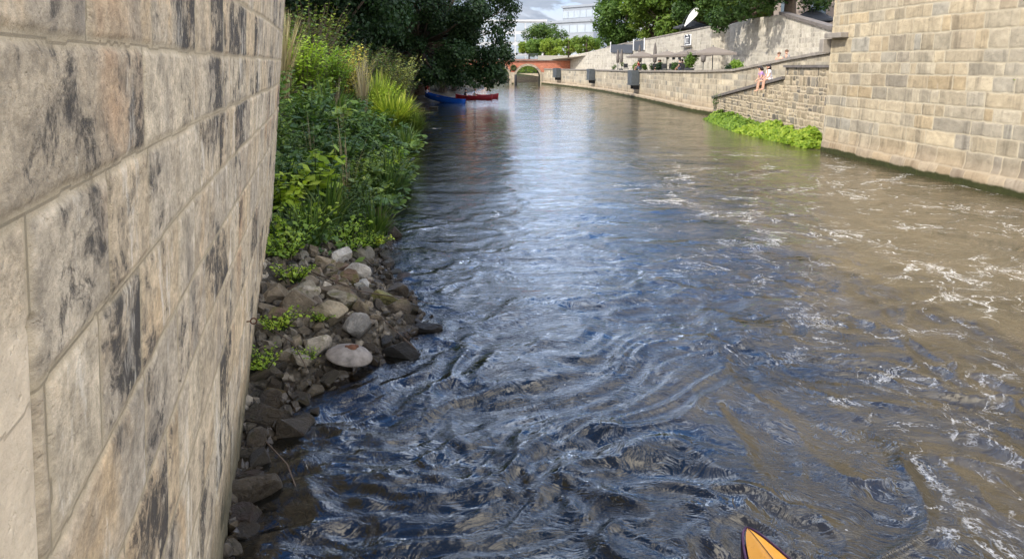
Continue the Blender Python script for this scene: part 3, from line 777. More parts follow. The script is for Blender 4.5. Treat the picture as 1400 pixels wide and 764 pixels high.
# ------------------------------------------------------------------ brick arch bridge
def build_bridge():
    root = empty('arch_bridge', 'old brick bridge with round stone arches crossing the river far off', 'bridge', (0, 118, 0))
    Y = 0.0
    x0, x1 = -9.0, 9.0
    arches = [(-2.15, 1.75, 1.0, 1.72), (2.48, 1.88, 1.0, 1.72)]       # centre x, half span, spring z, rise
    nx, nz = 420, 150
    xs = np.linspace(x0, x1, nx); zs = np.linspace(-.4, 3.75, nz)
    def inside(X, Z, g=0):
        m = np.zeros_like(X, bool)
        for cx, a, sp, ri in arches:
            m |= (np.abs(X - cx) < a + g) & (Z < sp + (ri + g) * np.sqrt(np.clip(1 - ((X - cx) / (a + g)) ** 2, 0, 1)))
        return m
    X, Z = np.meshgrid(xs, zs)
    # brick pattern
    hb, wb = .14, .34
    row = np.floor(Z / hb); u = X / wb + (row % 2) * .5; c = np.floor(u)
    dj = np.minimum(np.minimum(u - c, 1 - (u - c)) * wb, np.minimum(Z / hb - row, 1 - (Z / hb - row)) * hb)
    r1 = _h(c, row, 3); r2 = _h(c, row, 4)
    F = grid_faces(nz, nx)
    fx = X.ravel()[F].mean(1); fz = Z.ravel()[F].mean(1)
    def part(name, keep, y, mat):
        V = np.stack([X, np.full_like(X, y), Z], -1).reshape(-1, 3)
        me = np_mesh(name, V, F[keep])
        add_attr(me, 'blk', np.stack([r1, r2, (dj < .018) * 1.0, r1 * 0], -1), 'FLOAT_COLOR')
        add_attr(me, 'suv', np.stack([X, Z, r1], -1), 'FLOAT_VECTOR')
        return link(name, me, mat, root)
    hole = inside(fx, fz)
    ring = inside(fx, fz, .34) & ~hole
    low = fz < 1.75
    mid = np.abs(fx - .23) < 1.2
    part('brick_face', ~hole & ~ring & ~(low), 0, M['brick'])
    part('stone_base', ~hole & ~ring & low, -.06, M['far_stone'])
    part('arch_ring', ring, -.10, M['rubble_stone'])
    # vaults
    for cx, a, sp, ri in arches:
        v = []; 
        th = np.linspace(0, math.pi, 24)
        pr = [(cx - a, -.4)] + [(cx - a * math.cos(t), sp + ri * math.sin(t)) for t in th] + [(cx + a, -.4)]
        vs = [(x, -.1, z) for x, z in pr] + [(x, 7, z) for x, z in pr]; n = len(pr)
        me = bpy.data.meshes.new('vault'); me.from_pydata(vs, [], [(i, i + 1, n + i + 1, n + i) for i in range(n - 1)]); link('vault', me, M['far_stone'], root)
    MB().box((0, 3.6, 3.66), (18, 7.0, .2)).box((-7, 3.5, 1.6), (5, 6.6, 4)).build('deck', M['paving'], root)
    MB().box((0, -.1, 3.60), (18, .3, .12)).build('string_course', M['cap'], root)
    MB().box((6.3, 0, 3.98), (4.6, .3, .66)).build('stone_parapet', M['upper_stone'], root)
    rl = MB()
    for z in (3.9, 4.35, 4.6): rl.box((-2.5, 0, z), (13.2, .05, .05))
    for x in np.arange(-9, 4, .16): rl.box((x, 0, 4.12), (.035, .035, .92))
    rl.build('railing', M['steel'], root)
    for x in (.23,):
        Mx = Matrix.Translation((x, -.12, 2.45)) @ Matrix.Rotation(math.pi / 2, 4, 'X')
        MB().lathe([(.0, .03), (.22, .03), (.24, .10), (.44, .10), (.48, 0), (.46, -.1)], M=Mx).build('medallion', M['far_stone'], root, True)
    return root
build_bridge()
tag(MB().tube([(.55, 116.6, -.5), (.55, 116.6, 1.35), (.55, 116.6, 1.42)], [.2, .2, .12], 12).build('mooring_post', M['dark'], None, True), 'dark round mooring post standing in the water before the brick bridge', 'post')
# low wall and grass seen through the arch
fw = empty('garden_wall', 'low beige stone wall seen through the bridge arch', 'wall', (0, 0, 0))
masonry('wall_face', [(-14, 142), (5, 138), (14, 128)], courses(-.4, 2, .35, 3), np.linspace(0, 33, 160), np.linspace(0, 1, 16), lambda s: 1.3, .8, .04, .02, 12, M['far_stone'], fw, side=-1)

# ------------------------------------------------------------------ foliage
def leaf_mesh(name, C, N, size, asp=.5, seed=0, val=None, fold=.25):
    """C centres (n,3), N approximate leaf normals, size (n,) -> rhombic folded leaves"""
    rg = np.random.default_rng(seed); n = len(C)
    N = N / (np.linalg.norm(N, axis=1, keepdims=True) + 1e-9)
    a = rg.normal(size=(n, 3)); a -= N * (a * N).sum(1, keepdims=True); a /= np.linalg.norm(a, axis=1, keepdims=True) + 1e-9
    b = np.cross(N, a); sz = size[:, None]
    v0 = C - a * sz * .5; v2 = C + a * sz * .5 - N * sz * .12
    v1 = C + b * sz * asp * .5 - N * sz * fold * .5 * asp - a * sz * .06; v3 = C - b * sz * asp * .5 - N * sz * fold * .5 * asp - a * sz * .06
    V = np.stack([v0, v1, v2, v3], 1).reshape(-1, 3)
    i = np.arange(n)[:, None] * 4
    F = np.concatenate([i + np.array([[0, 1, 2]]), i + np.array([[0, 2, 3]])], 0)
    me = np_mesh(name, V, F, False)
    val = rg.random(n) if val is None else val
    add_attr(me, 'lf', np.repeat(np.clip(val, 0, 1), 4), 'FLOAT')
    return me

def crown_cloud(clumps, n, seed, leaf, shell=.55, zsq=.8):
    """clumps: list of (x,y,z,r); leaves spread over clump shells with gaps"""
    rg = np.random.default_rng(seed)
    Cc = np.array([c[:3] for c in clumps]); rr = np.array([c[3] for c in clumps])
    k = rg.choice(len(clumps), n, p=rr ** 2 / (rr ** 2).sum())
    d = rg.normal(size=(n, 3)); d /= np.linalg.norm(d, axis=1, keepdims=True)
    rad = rr[k] * (shell + (1 - shell) * rg.random(n) ** .6) * (1 + .18 * rg.normal(size=n))
    C = Cc[k] + d * rad[:, None] * np.array([1, 1, zsq])
    tuft = vn(C[:, 0] * 1.7 + C[:, 2], C[:, 1] * 1.7 + C[:, 2] * .7, seed)
    keep = tuft > .28
    C = C[keep]; d = d[keep]; k = k[keep]
    N = d + rg.normal(size=C.shape) * .55 + np.array([0, 0, .5])
    val = .45 * _h(k.astype(float), k * 0.0, seed) + .55 * rg.random(len(C))
    return C, N, leaf * (.65 + .7 * rg.random(len(C))), val

def make_tree(name, label, loc, H, crown_r, crown_z0, n, leaf, mat, seed, group, nclump=26, trunk_r=.25, lean=(0, 0), flat=1.0, clumps=None):
    rg = np.random.default_rng(seed)
    root = empty(name, label, 'tree', loc, 0, group)
    cz = (crown_z0 + H) / 2; hz = (H - crown_z0) / 2
    if clumps is None:
        clumps = []
        while len(clumps) < nclump:
            p = rg.uniform(-1, 1, 3)
            if np.linalg.norm(p) > 1 or np.linalg.norm(p) < .35: continue
            clumps.append((lean[0] + p[0] * crown_r * .82, lean[1] + p[1] * crown_r * .82, cz + p[2] * hz * .85, crown_r * rg.uniform(.2, .36)))
    C, N, sz, val = crown_cloud(clumps, n, seed, leaf)
    link('crown', leaf_mesh('crown', C, N, sz, .62, seed, val), mat, root)
    b = MB(); fork = Vector((lean[0] * .25, lean[1] * .25, crown_z0 + hz * .35))
    b.tube([(0, 0, -.3), (lean[0] * .05, lean[1] * .05, crown_z0 * .5), fork, (lean[0] * .6, lean[1] * .6, cz + hz * .5)], [trunk_r * 1.25, trunk_r, trunk_r * .8, trunk_r * .25], 10)
    for c in clumps[::2]:
        e = Vector(c[:3]); m = fork.lerp(e, .5) + Vector((0, 0, -.06 * crown_r))
        b.tube([fork - Vector((0, 0, .1)), m, e], [trunk_r * .45, trunk_r * .25, trunk_r * .06], 6)
    b.build('trunk', M['bark'], root, True)
    return root

# row of street trees above the right bank
GR = 'broad street trees above the right bank'
t1 = make_tree('street_tree', 'tall light green street tree directly behind the emblem sign wall', (24.5, 73, 5.3), 10, 5.2, .2, 21000, .34, TREE_MID, 11, GR)
t2 = make_tree('street_tree', 'tall bright street tree standing at the left end of the upper wall', (15.0, 101, 4.5), 12, 5.4, .3, 18000, .42, TREE_LIME, 12, GR)
copy_thing(t2, (18.2, 88, 4.9), 2.1, .98, 'street tree with yellow-green crown above the dark grey banner')
copy_thing(t1, (20.0, 78, 5.1), 1.2, 1.05, 'mid green street tree between the banner and the emblem sign')
copy_thing(t1, (26.0, 64, 5.3), 4.0, 1.1, 'mid green street tree behind the dark upper parasol')
copy_thing(t2, (24, 95, 4.8), .7, 1.2, 'tall street tree in the second row above the banner')
copy_thing(t1, (27.5, 78, 5.2), 5.2, 1.0, 'mid green street tree in the second row right of the emblem sign')
copy_thing(t2, (17.3, 94, 4.7), 3.5, .8, 'small street tree squeezed in the front row above the dark banner')
copy_thing(t1, (22.0, 84, 5.2), 2.2, .8, 'small street tree in the front row beside the feather flag')
copy_thing(t1, (28, 82, 5), 3.0, 1.3, 'tall street tree in the second row behind the sign wall')
# overhanging plane tree by the corner of the upper wall
cl = []
rg = np.random.default_rng(5)
for k in range(30):
    a = rg.uniform(0, 6.28); q = rg.uniform(.3, 1)
    cl.append((-1.6 + 4.4 * q * math.cos(a), 1.5 + 4.6 * q * math.sin(a), 3.2 + rg.uniform(-1.3, 3.5), rg.uniform(.8, 1.5)))
cl = [c for c in cl if (19.2 + c[0] - c[3]) / (53.2 + c[1]) > .252]
cl += [(-5.0, 6.3, 4.2, 1.3), (-4.2, 7.2, 4.0, 1.2), (-5.6, 5.2, 4.7, 1.2), (-3.8, 5.2, 4.6, 1.4), (-6.4, 5.1, 4.0, 1.2), (-5.6, 7.0, 4.4, 1.1), (-3.6, 3.5, 1.1, .9), (-3.9, 5.2, .9, .9), (-2.8, 2.0, 1.2, .8), (-3.5, 4.8, .2, .6), (-1.5, .5, 1.6, .8), (-3.4, 4.5, 2.6, .8), (-2.0, 3.5, 1.6, 1.0)]
make_tree('plane_tree', 'plane tree with a dark trunk leaning over the edge of the upper wall', (19.2, 53.2, 5.5), 7, 4.5, 1.5, 22000, .26, TREE_MID, 21, None, clumps=cl, trunk_r=.42)
# trimmed lindens and a round tree by the bridge
tl = make_tree('linden_tree', 'low trimmed lime green tree nearest the end of the upper wall', (11.5, 118, 4.0), 3.6, 2.6, .6, 5000, .30, TREE_LIME, 31, 'low trimmed trees beyond the brick bridge', nclump=14, trunk_r=.15)
for i, (x, y, s, lab) in enumerate([(9.2, 124, 1.0, 'low trimmed lime green tree, second from the upper wall'), (7.2, 130, 1.05, 'low trimmed lime green tree, middle of the row beyond the bridge'),
                                    (5.0, 136, 1.1, 'low trimmed lime green tree right of the white building'), (3.2, 142, 1.1, 'low trimmed lime green tree in front of the white building')]):
    copy_thing(tl, (x, y, 3.8), i * 1.3, s, lab)
make_tree('round_tree', 'round dark green tree in front of the white building', (6.3, 148, 3.8), 7.2, 4.3, 1.0, 9000, .34, TREE_MID, 33, None, nclump=20)
# grass bank seen through the arch
rg = np.random.default_rng(8)
C = np.stack([rg.uniform(-12, 12, 5000), rg.uniform(139, 143.5, 5000), np.zeros(5000)], -1); C[:, 2] = 1.3 + (C[:, 1] - 139) * .3 + rg.random(5000) * .5
tag(link('grass', leaf_mesh('grass', C, rg.normal(size=(5000, 3)) + [0, -1, .5], np.full(5000, .5), .4, 3), TREE_LIME), kind='stuff')

# dark trees of the left bank
GL = 'dark trees on the left bank'
cl = []
rg = np.random.default_rng(15)
for k in range(105):
    a = rg.uniform(0, 6.28); q = rg.uniform(.2, 1) ** .6; z = rg.uniform(.6, 15.5)
    wid = 6.9 * (1 - .4 * max(0, abs(z - 6.5) - 1.5) / 8)
    cl.append((wid * q * math.cos(a), wid * q * math.sin(a) * .9, z, rg.uniform(.9, 1.6)))
cl += [(5.2, -1.5, 1.6, 1.0), (5.9, -1.0, 2.4, 1.1), (6.4, -.5, 3.4, 1.0), (6.2, -1.0, 4.6, 1.1), (6.9, -1, 5.4, .8), (7.3, -.6, 6.5, .8), (4.4, -2, .9, .8), (5.4, -.5, .7, .7), (3.4, -3, 1.2, 1.0), (7.0, 0, 2.6, .7), (.7, -2.4, .9, .7), (1.7, -2.8, 1.2, .7), (-.4, -3.2, .8, .8), (1.5, -4, 1.6, 1.1), (-1, -4.5, 1.8, 1.2),(6.4,-1.5,1.0,.7)] + [(2.0 + .62 * k, -2.4 + .9 * (k % 3), 1.5 + .25 * (k % 2), .75) for k in range(8)] + [(2.4 + .8 * k, -2.8 + 1.1 * (k % 2), 2.7 + .2 * (k % 3), .9) for k in range(6)]
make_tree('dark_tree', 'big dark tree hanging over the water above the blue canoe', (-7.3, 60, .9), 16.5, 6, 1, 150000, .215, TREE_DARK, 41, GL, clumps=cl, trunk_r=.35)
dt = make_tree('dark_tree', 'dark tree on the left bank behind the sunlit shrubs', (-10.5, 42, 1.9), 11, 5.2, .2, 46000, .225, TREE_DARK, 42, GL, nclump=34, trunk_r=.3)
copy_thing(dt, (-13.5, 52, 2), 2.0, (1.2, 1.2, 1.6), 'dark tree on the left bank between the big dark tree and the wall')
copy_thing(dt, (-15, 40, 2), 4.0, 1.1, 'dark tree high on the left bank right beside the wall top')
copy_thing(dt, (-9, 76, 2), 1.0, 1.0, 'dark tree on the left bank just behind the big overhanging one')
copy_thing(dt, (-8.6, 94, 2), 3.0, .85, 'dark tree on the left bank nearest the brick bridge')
copy_thing(dt, (-9.6, 13.8, 2), 5.0, .72, 'unseen dark tree added behind the left wall to shade the low plants')  # added out of view to cast shade on the bank plants
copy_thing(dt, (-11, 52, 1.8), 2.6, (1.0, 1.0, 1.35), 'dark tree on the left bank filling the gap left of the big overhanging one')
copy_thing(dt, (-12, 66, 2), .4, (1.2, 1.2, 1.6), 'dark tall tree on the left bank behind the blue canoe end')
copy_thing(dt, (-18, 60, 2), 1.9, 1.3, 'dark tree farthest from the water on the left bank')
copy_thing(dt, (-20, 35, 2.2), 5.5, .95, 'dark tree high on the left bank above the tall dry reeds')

# ---- herbs, shrubs and grass of the left bank
def herb_mesh(name, n_stem, h, spread, leaf, seed, per=9, droop=.5):
    rg = np.random.default_rng(seed); C = []; N = []; S = []; V = []
    sb = MB()
    for k in range(n_stem):
        a = rg.uniform(0, 6.28); r0 = spread * .35 * rg.random(); tilt = spread * rg.uniform(.2, 1); hh = h * rg.uniform(.55, 1.05)
        b0 = np.array([r0 * math.cos(a), r0 * math.sin(a), 0]); tip = b0 + np.array([tilt * math.cos(a), tilt * math.sin(a), hh])
        pts = [tuple(b0 + (tip - b0) * t + np.array([0, 0, .12 * hh * math.sin(t * 3.14)])) for t in (0, .35, .7, 1)]
        sb.tube(pts, [.008, .007, .005, .002], 4, False)
        vs = rg.random() * .5
        for j in range(per):
            t = .22 + .78 * (j + rg.random()) / per
            p = b0 + (tip - b0) * t + np.array([0, 0, .12 * hh * math.sin(t * 3.14)])
            w = rg.uniform(0, 6.28); o = np.array([math.cos(w), math.sin(w), 0]); sz = leaf * rg.uniform(.6, 1.15) * (1.15 - .5 * t)
            C.append(p + o * sz * .5); N.append(o * droop * rg.uniform(.2, 1.3) + np.array([0, 0, 1]) + rg.normal(size=3) * .25); S.append(sz); V.append(vs + .5 * rg.random())
    return np.array(C), np.array(N), np.array(S), np.array(V), sb

def radial_leaves(name, C, N, S, V, asp, seed):
    return leaf_mesh(name, C, N, S, asp, seed, V)

def make_herb(name, label, cat, loc, n_stem, h, spread, leaf, mat, seed, group=None, per=9, asp=.55, flowers=0):
    root = empty(name, label, cat, loc, 0, group)
    C, N, S, V, sb = herb_mesh(name, n_stem, h, spread, leaf, seed, per)
    link('leaves', radial_leaves('leaves', C, N, S, V, asp, seed), mat, root)
    sb.build('stems', M['bark'] if name.endswith('shrub') else HERB_DARK, root)
    if flowers:
        rg = np.random.default_rng(seed + 1)
        idx = rg.choice(len(C), flowers); top = C[idx] + [0, 0, .12]
        P = np.repeat(top, 26, 0) + rg.normal(size=(flowers * 26, 3)) * [.045, .045, .03]
        link('flower_heads', leaf_mesh('flower_heads', P, rg.normal(size=P.shape) + [0, 0, 1], np.full(len(P), .035), .8, seed), FLOWER, root)
    return root

def make_tuft(name, label, loc, n, h, spread, mat, seed, group=None, wid=.012, arch=.6):
    rg = np.random.default_rng(seed); V = []; F = []; A = []
    for k in range(n):
        a = rg.uniform(0, 6.28); r0 = spread * .3 * math.sqrt(rg.random()); hh = h * rg.uniform(.5, 1.1); out = spread * rg.uniform(.15, 1.0)
        d = np.array([math.cos(a), math.sin(a), 0]); s = np.array([-d[1], d[0], 0]) * wid * rg.uniform(.6, 1.4)
        b0 = d * r0 + rg.normal(size=3) * [.06, .06, 0] * spread; q = rg.random(); i0 = len(V)
        for j, t in enumerate((0, .3, .6, .85, 1)):
            z = hh * (t - arch * t * t * .75 * (out / spread)) * 1.25; p = b0 + d * out * t ** 1.6 + np.array([0, 0, z])
            ww = (1, .95, .75, .45, .06)[j]
            V += [p - s * ww, p + s * ww]; A += [q * (.6 + .4 * t)] * 2
        F += [(i0 + 2 * j, i0 + 2 * j + 1, i0 + 2 * j + 3, i0 + 2 * j + 2) for j in range(4)]
    me = np_mesh(name, np.array(V), np.array(F)); add_attr(me, 'lf', np.array(A), 'FLOAT')
    o = link(name, me, mat); o.location = loc
    return tag(o, label, 'plant', group)

def bz(x, y): return float(bank_z(np.array([x]), np.array([y]))[0])

# prototypes
GH = 'leafy wild herbs on the left bank'
P_herb = make_herb('leafy_herb', 'tall leafy wild herb among many others on the shaded left bank', 'plant', (-3.9, 12.2, bz(-3.9, 12.2)), 34, .95, .6, .19, HERB, 61, GH, 11, .5)
P_dock = make_herb('dock_plant', 'big-leaved bright green plant beside the end of the left wall', 'plant', (-3.35, 12.6, bz(-3.35, 12.6) + .1), 22, 1.15, .5, .30, HERB_BRIGHT, 62, None, 8, .62)
P_net = make_herb('nettle_plant', 'dense dark green nettle clump on the left bank slope', 'plant', (-3.0, 13.6, bz(-3.0, 13.6)), 40, .85, .6, .16, HERB_DARK, 63, 'nettle clumps on the left bank', 12, .42)
P_low = make_herb('creeping_plant', 'small light green creeping plant among the bank stones', 'plant', (-2.75, 8.9, bz(-2.75, 8.9) + .1), 26, .28, .34, .085, HERB_BRIGHT, 64, 'small plants between the stones', 7, .75)
herbs = [(-4.3, 13.2), (-4.9, 12.6), (-3.6, 14.3), (-4.4, 15.0), (-5.2, 14.2), (-5.8, 15.8), (-4.9, 16.6), (-4.0, 16.6), (-3.3, 15.9), (-5.6, 17.8), (-4.6, 18.4), (-3.9, 18.6), (-6.4, 17.4), (-6.5, 19.5), (-5.4, 20.1),
         (-4.6, 20.6), (-6.0, 22), (-7, 21.6), (-5.0, 22.8), (-4.3, 22.4), (-7.4, 24), (-6.4, 24.5), (-5.3, 25), (-8, 27), (-7, 27.5), (-6, 28), (-4.6, 25.8)]
for i, (x, y) in enumerate(herbs):
    copy_thing(P_herb, (x, y, bz(x, y) - .05), i * 2.4, .55 + .75 * ((i * 37) % 10) / 10 + (.35 if y > 19 else 0))
nets = [(-2.75, 14.6), (-2.9, 15.6), (-3.3, 17.2), (-3.4, 18.6), (-3.6, 20), (-3.7, 21.5), (-4.0, 23.5), (-3.3, 12.2), (-2.7, 12.7), (-3.9, 11.4), (-3.3, 11.4), (-3.2, 16.4), (-4.2, 13.9), (-3.1, 18.0), (-3.5, 22.6), (-3.8, 24.8), (-3.0, 16.9), (-3.2, 19.4)]
for i, (x, y) in enumerate(nets):
    copy_thing(P_net, (x, y, bz(x, y) - .05), i * 1.9, .5 + .6 * ((i * 53) % 10) / 10)
copy_thing(P_dock, (-3.55, 11.55, bz(-3.5, 11.5)), 2.0, .7, 'small big-leaved plant leaning at the wall corner')
copy_thing(P_dock, (-2.95, 17.2, bz(-2.9, 17.2)), 4.0, .75, 'big-leaved plant overhanging the water edge on the left bank')
copy_thing(P_dock, (-3.05, 19.5, bz(-3.05, 19.5)), 1.0, .85, 'big-leaved plant farther along the left water edge')
for i, (x, y, s) in enumerate([(-2.95, 9.6, 1.5), (-3.1, 10.2, 1.6), (-2.5, 8.3, .8), (-2.35, 7.2, .7), (-2.3, 6.6, .6), (-2.85, 9.2, 1.1), (-2.0, 7.6, .5), (-2.35, 10.8, 1.0), (-2.6, 11.3, 1.2), (-3.0, 10.9, 1.5), (-1.95, 6.9, .4), (-2.15, 11.6, .9)]):
    copy_thing(P_low, (x, y, bz(x, y) + .06), i * 1.3, s)
G1 = make_tuft('grass_tuft', 'green arching grass tuft hanging over the left water edge', (-2.75, 16.2, bz(-2.75, 16.2)), 130, .9, .75, leaf_mat('bank_grass', [(0, (.03, .06, .012)), (.5, (.08, .13, .025)), (.9, (.17, .20, .05)), (1, (.32, .27, .13))], .3), 171, 'grass tufts along the left water edge', .020, .8)
for i, (x, y, s_) in enumerate([(-2.9, 18.3, 1.0), (-3.4, 23.6, 1.2), (-3.0, 12.0, .9), (-2.35, 12.6, .8), (-2.3, 11.4, .5),  (-5.6, 23.5, 1.6), (-2.9, 10.5, .7)]):
    copy_thing(G1, (x, y, bz(x, y) - .03), i * 1.1, s_)
S1 = make_tuft('dead_stalks', 'brown dead stalks standing among the left bank herbs', (-3.3, 14.8, bz(-3.3, 14.8)), 18, 1.3, .5, DRY, 173, 'dead stalks among the left bank herbs', .007, .25)
for i, (x, y) in enumerate([(-4.3, 16.2), (-4.8, 21.0), (-5.7, 24.4)]):
    copy_thing(S1, (x, y, bz(x, y)), i * 1.7, .8 + .12 * (i % 4))
D2 = make_herb('burdock_plant', 'broad-leaved burdock-like plant on the left bank slope', 'plant', (-2.85, 15.3, bz(-2.85, 15.3)), 18, .8, .6, .34, HERB, 175, 'broad-leaved plants on the left bank slope', 6, .7)
for i, (x, y, s_) in enumerate([(-3.9, 15.6, 1.1), (-2.75, 17.8, .8), (-4.9, 17.9, 1.2), (-3.6, 20.9, 1.1), (-5.4, 21.8, 1.4), (-4.5, 24, 1.3), (-4.2, 12.0, 1.0), (-2.5, 14.3, .8), (-2.95, 19.0, .9), (-3.2, 20.8, 1.0), (-3.3, 22.6, 1.1), (-2.75, 16.9, .9), (-3.6, 25.0, 1.2)]):
    copy_thing(D2, (x, y, bz(x, y)), i * 2.1, s_)
# sunlit plants
make_tuft('reed_clump', 'bright sunlit clump of arching reed grass at the water edge', (-4.75, 30.2, .25), 800, 1.55, 1.35, GRASS, 71, None, .032, .75)
make_tuft('reed_clump', 'sunlit taller reed clump behind the arching one', (-5.6, 31.5, .5), 420, 1.9, 1.0, GRASS, 72, None, .030, .5)
make_tuft('dark_sedge', 'dark hanging sedge beside the bright reed clump', (-3.95, 30.0, .1), 420, 1.0, .8, HERB_DARK, 73, None, .02, .8)
make_herb('yellow_shrub', 'yellowish sunlit shrub in front of the dark tree near the blue canoe', 'shrub', (-6.0, 39, .9), 90, 2.6, 1.3, .20, YELLOWISH, 74, None, 20)
make_herb('sunlit_bush', 'leafy sunlit bush right behind the bright reed clump', 'shrub', (-5.3, 31.2, .6), 80, 1.7, 1.0, .2, HERB_BRIGHT, 176, None, 16)
make_herb('sunlit_shrub', 'tall bright yellow-green shrub in the sun near the wall top', 'shrub', (-6.9, 25.2, 2.0), 110, 1.9, 1.0, .21, HERB_BRIGHT, 75, None, 18)
make_herb('lime_shrub', 'lime green leafy shrub beside the tall yellow-green one', 'shrub', (-6.3, 26.6, 1.7), 100, 1.9, .9, .20, HERB_BRIGHT, 76, None, 18)
make_herb('pale_shrub', 'slim pale green sunlit shrub between the dark tree and the reeds', 'shrub', (-6.7, 32.0, 1.3), 90, 2.4, .9, .18, YELLOWISH, 77, None, 18)
make_tuft('dry_reeds', 'tall dry straw-coloured reeds rising beside the wall top', (-7.0, 23, 1.9), 260, 2.4, .8, DRY, 78, None, .016, .3)
make_tuft('dry_reeds', 'thin dry stalks above the middle of the left bank', (-5.6, 28.4, 1.2), 90, 2.0, .5, DRY, 79, None, .014, .3)
for i, (x, y, s, lab) in enumerate([(-7.4, 34, 1.5, 'dark rounded shrub below the dark trees, nearest the pale one'), (-7.2, 38, 1.6, 'dark rounded shrub just left of the yellowish shrub'), (-6.9, 44, 1.4, 'dark shrub at the water edge behind the yellowish shrub'),
                                    (-7.3, 50, 1.5, 'dark shrub at the water edge just before the blue canoe'), (-8.7, 30, 1.8, 'dark tall shrub behind the lime green shrubs'), (-9.6, 36, 2.0, 'dark tall shrub in the shade of the left trees'), (-8, 57, 1.6, 'dark shrub on the bank at the end of the blue canoe'), (-9.2, 61, 1.5, 'dark shrub behind the trunk of the big overhanging tree'), (-7.6, 65, 1.3, 'dark shrub on the bank behind the red canoe'), (-6.4, 69, 1.4, 'dark shrub on the bank beyond the red canoe'), (-9.6, 52, 1.8, 'dark shrub up the bank left of the big tree trunk'), (-5.6, 74, 1.4, 'dark shrub at the far water edge under the big tree'), (-8.2, 46.5, 1.6, 'dark shrub up the bank behind the yellowish shrub')]):
    if i == 0: ds = make_herb('dark_shrub', lab, 'shrub', (x, y, bz(x, y)), 90, 1.9, 1.0, .15, HERB_DARK, 80, 'dark shrubs under the left trees', 16); ds.scale = (s, s, s)
    else: copy_thing(ds, (x, y, bz(x, y)), i * 1.7, s, lab)
# low cover over the bank soil
rg = np.random.default_rng(91); n = 26000
y = 10.2 + 45 * rg.random(n) ** 1.4; e = np.interp(y, EY, EX); x = e - .25 - rg.random(n) ** .8 * 7
keep = (x < e - .25 - .9 * (1 - sstep(11, 14, y)) * rg.random(n)) & (x > -.30 * y - 3)
x = x[keep]; y = y[keep]
C = np.stack([x, y, bank_z(x, y) + .04 + .22 * rg.random(len(x)) ** 1.5], -1)
tag(link('ground_cover', leaf_mesh('ground_cover', C, rg.normal(size=C.shape) * .5 + [.2, -.2, 1], .09 + .1 * rg.random(len(C)), .6, 92, None), HERB), kind='stuff')

# plants at the foot of the stair wall
def plant_mass(name, label, x0, x1, y0, y1, n, hgt, mat, seed, leaf):
    rg = np.random.default_rng(seed); y = rg.uniform(y0, y1, n); t = (y - y0) / (y1 - y0)
    xl = x0[0] + (x0[1] - x0[0]) * t; xr = x1[0] + (x1[1] - x1[0]) * t
    u = rg.random(n); x = xl + (xr - xl) * u
    env = np.sin(np.clip(u * 1.6, 0, 1.57)) ** .6 * hgt * (.25 + 1.3 * fbm(x * 1.6, y * 1.6, seed, 3)) * np.clip(np.minimum(t, 1 - t) * 7 + .25, 0, 1)
    z = env * (.35 + .65 * rg.random(n) ** .5)
    C = np.stack([x, y, z], -1); N = rg.normal(size=C.shape) * .45 + np.array([-.5, -.3, .9])
    o = link(name, leaf_mesh(name, C, N, leaf * (.6 + .8 * rg.random(n)), .62, seed), mat)
    return tag(o, label, 'plant')
plant_mass('butterbur_plants', 'bright broad-leaved plants at the river foot of the stair wall beside the tall wall', (10.55, 9.9), (11.25, 11.3), 26.9, 34.0, 5200, .56, HERB_BRIGHT, 95, .24)
plant_mass('waterside_plants', 'darker leafy plants at the low end of the stair wall', (9.9, 10.6), (11.3, 11.5), 33.6, 41.8, 6000, .55, leaf_mat('leaf_wside', [(0, (.065, .13, .018)), (.5, (.12, .21, .028)), (1, (.20, .29, .05))], .35), 96, .15)
make_herb('wall_weed', 'small weed growing out of a joint of the tall right wall', 'plant', (11.72, 17.6, 2.55), 14, .16, .18, .05, HERB_BRIGHT, 97, None, 5)
hb = make_herb('tall_weed', 'single tall weed in front of the stair wall low end', 'plant', (10.9, 40.6, .6), 9, 1.0, .25, .16, HERB, 98, None, 9)

# ------------------------------------------------------------------ stones
def rock_mat():
    N = NT('rubble_rock'); o = N.obj(); p = N.pos(); z = N.sep(p)[2]
    rnd = N.n('ShaderNodeObjectInfo').outputs['Random']
    c = N.ramp(rnd, [(0, (.08, .066, .048)), (.2, (.165, .13, .085)), (.38, (.11, .09, .064)), (.55, (.24, .19, .125)), (.64, (.14, .085, .055)), (.74, (.15, .135, .10)), (.88, (.30, .26, .19)), (1, (.44, .385, .30))])
    oi = N.n('ShaderNodeObjectInfo'); own = N.math('SUBTRACT', 1, oi.outputs['Alpha'])
    c = N.mix(own, c, oi.outputs['Color'])
    oo = N.vmath('ADD', o, N.comb(N.math('MULTIPLY', rnd, 50), N.math('MULTIPLY', rnd, 23), 0))
    c = N.mix(1, c, N.ramp(N.noise(oo, 1.6, 7, .65, .4), [(.25, .55), (.5, 1), (.75, 1.5)]), 'MULTIPLY')
    ms = N.math('MULTIPLY', N.step(N.noise(oo, 1.3, 5, .6), .50, .64), N.step(N.math('FRACT', N.math('MULTIPLY', rnd, 7.13)), .30, .62))
    c = N.mix(N.math('MULTIPLY', N.math('MULTIPLY', ms, .75), N.math('SUBTRACT', 1, own)), c, (.11, .105, .028))
    li = N.step(N.noise(oo, 5, 4, .7), .66, .72)
    c = N.mix(N.math('MULTIPLY', li, .5), c, (.34, .33, .28))
    wet = N.step(N.math('ADD', z, N.math('MULTIPLY', N.math('SUBTRACT', N.noise(p, 3, 3), .5), .2)), .38, .12)
    c = N.mix(wet, c, N.mix(1, c, (.20, .19, .17), 'MULTIPLY'))
    return N.done(N.bsdf(c, N.mix(wet, (.85, .85, .85), (.28, .28, .28)), N.bump(N.noise(oo, 5, 8, .7), .7, .12), .35))
ROCK = rock_mat()
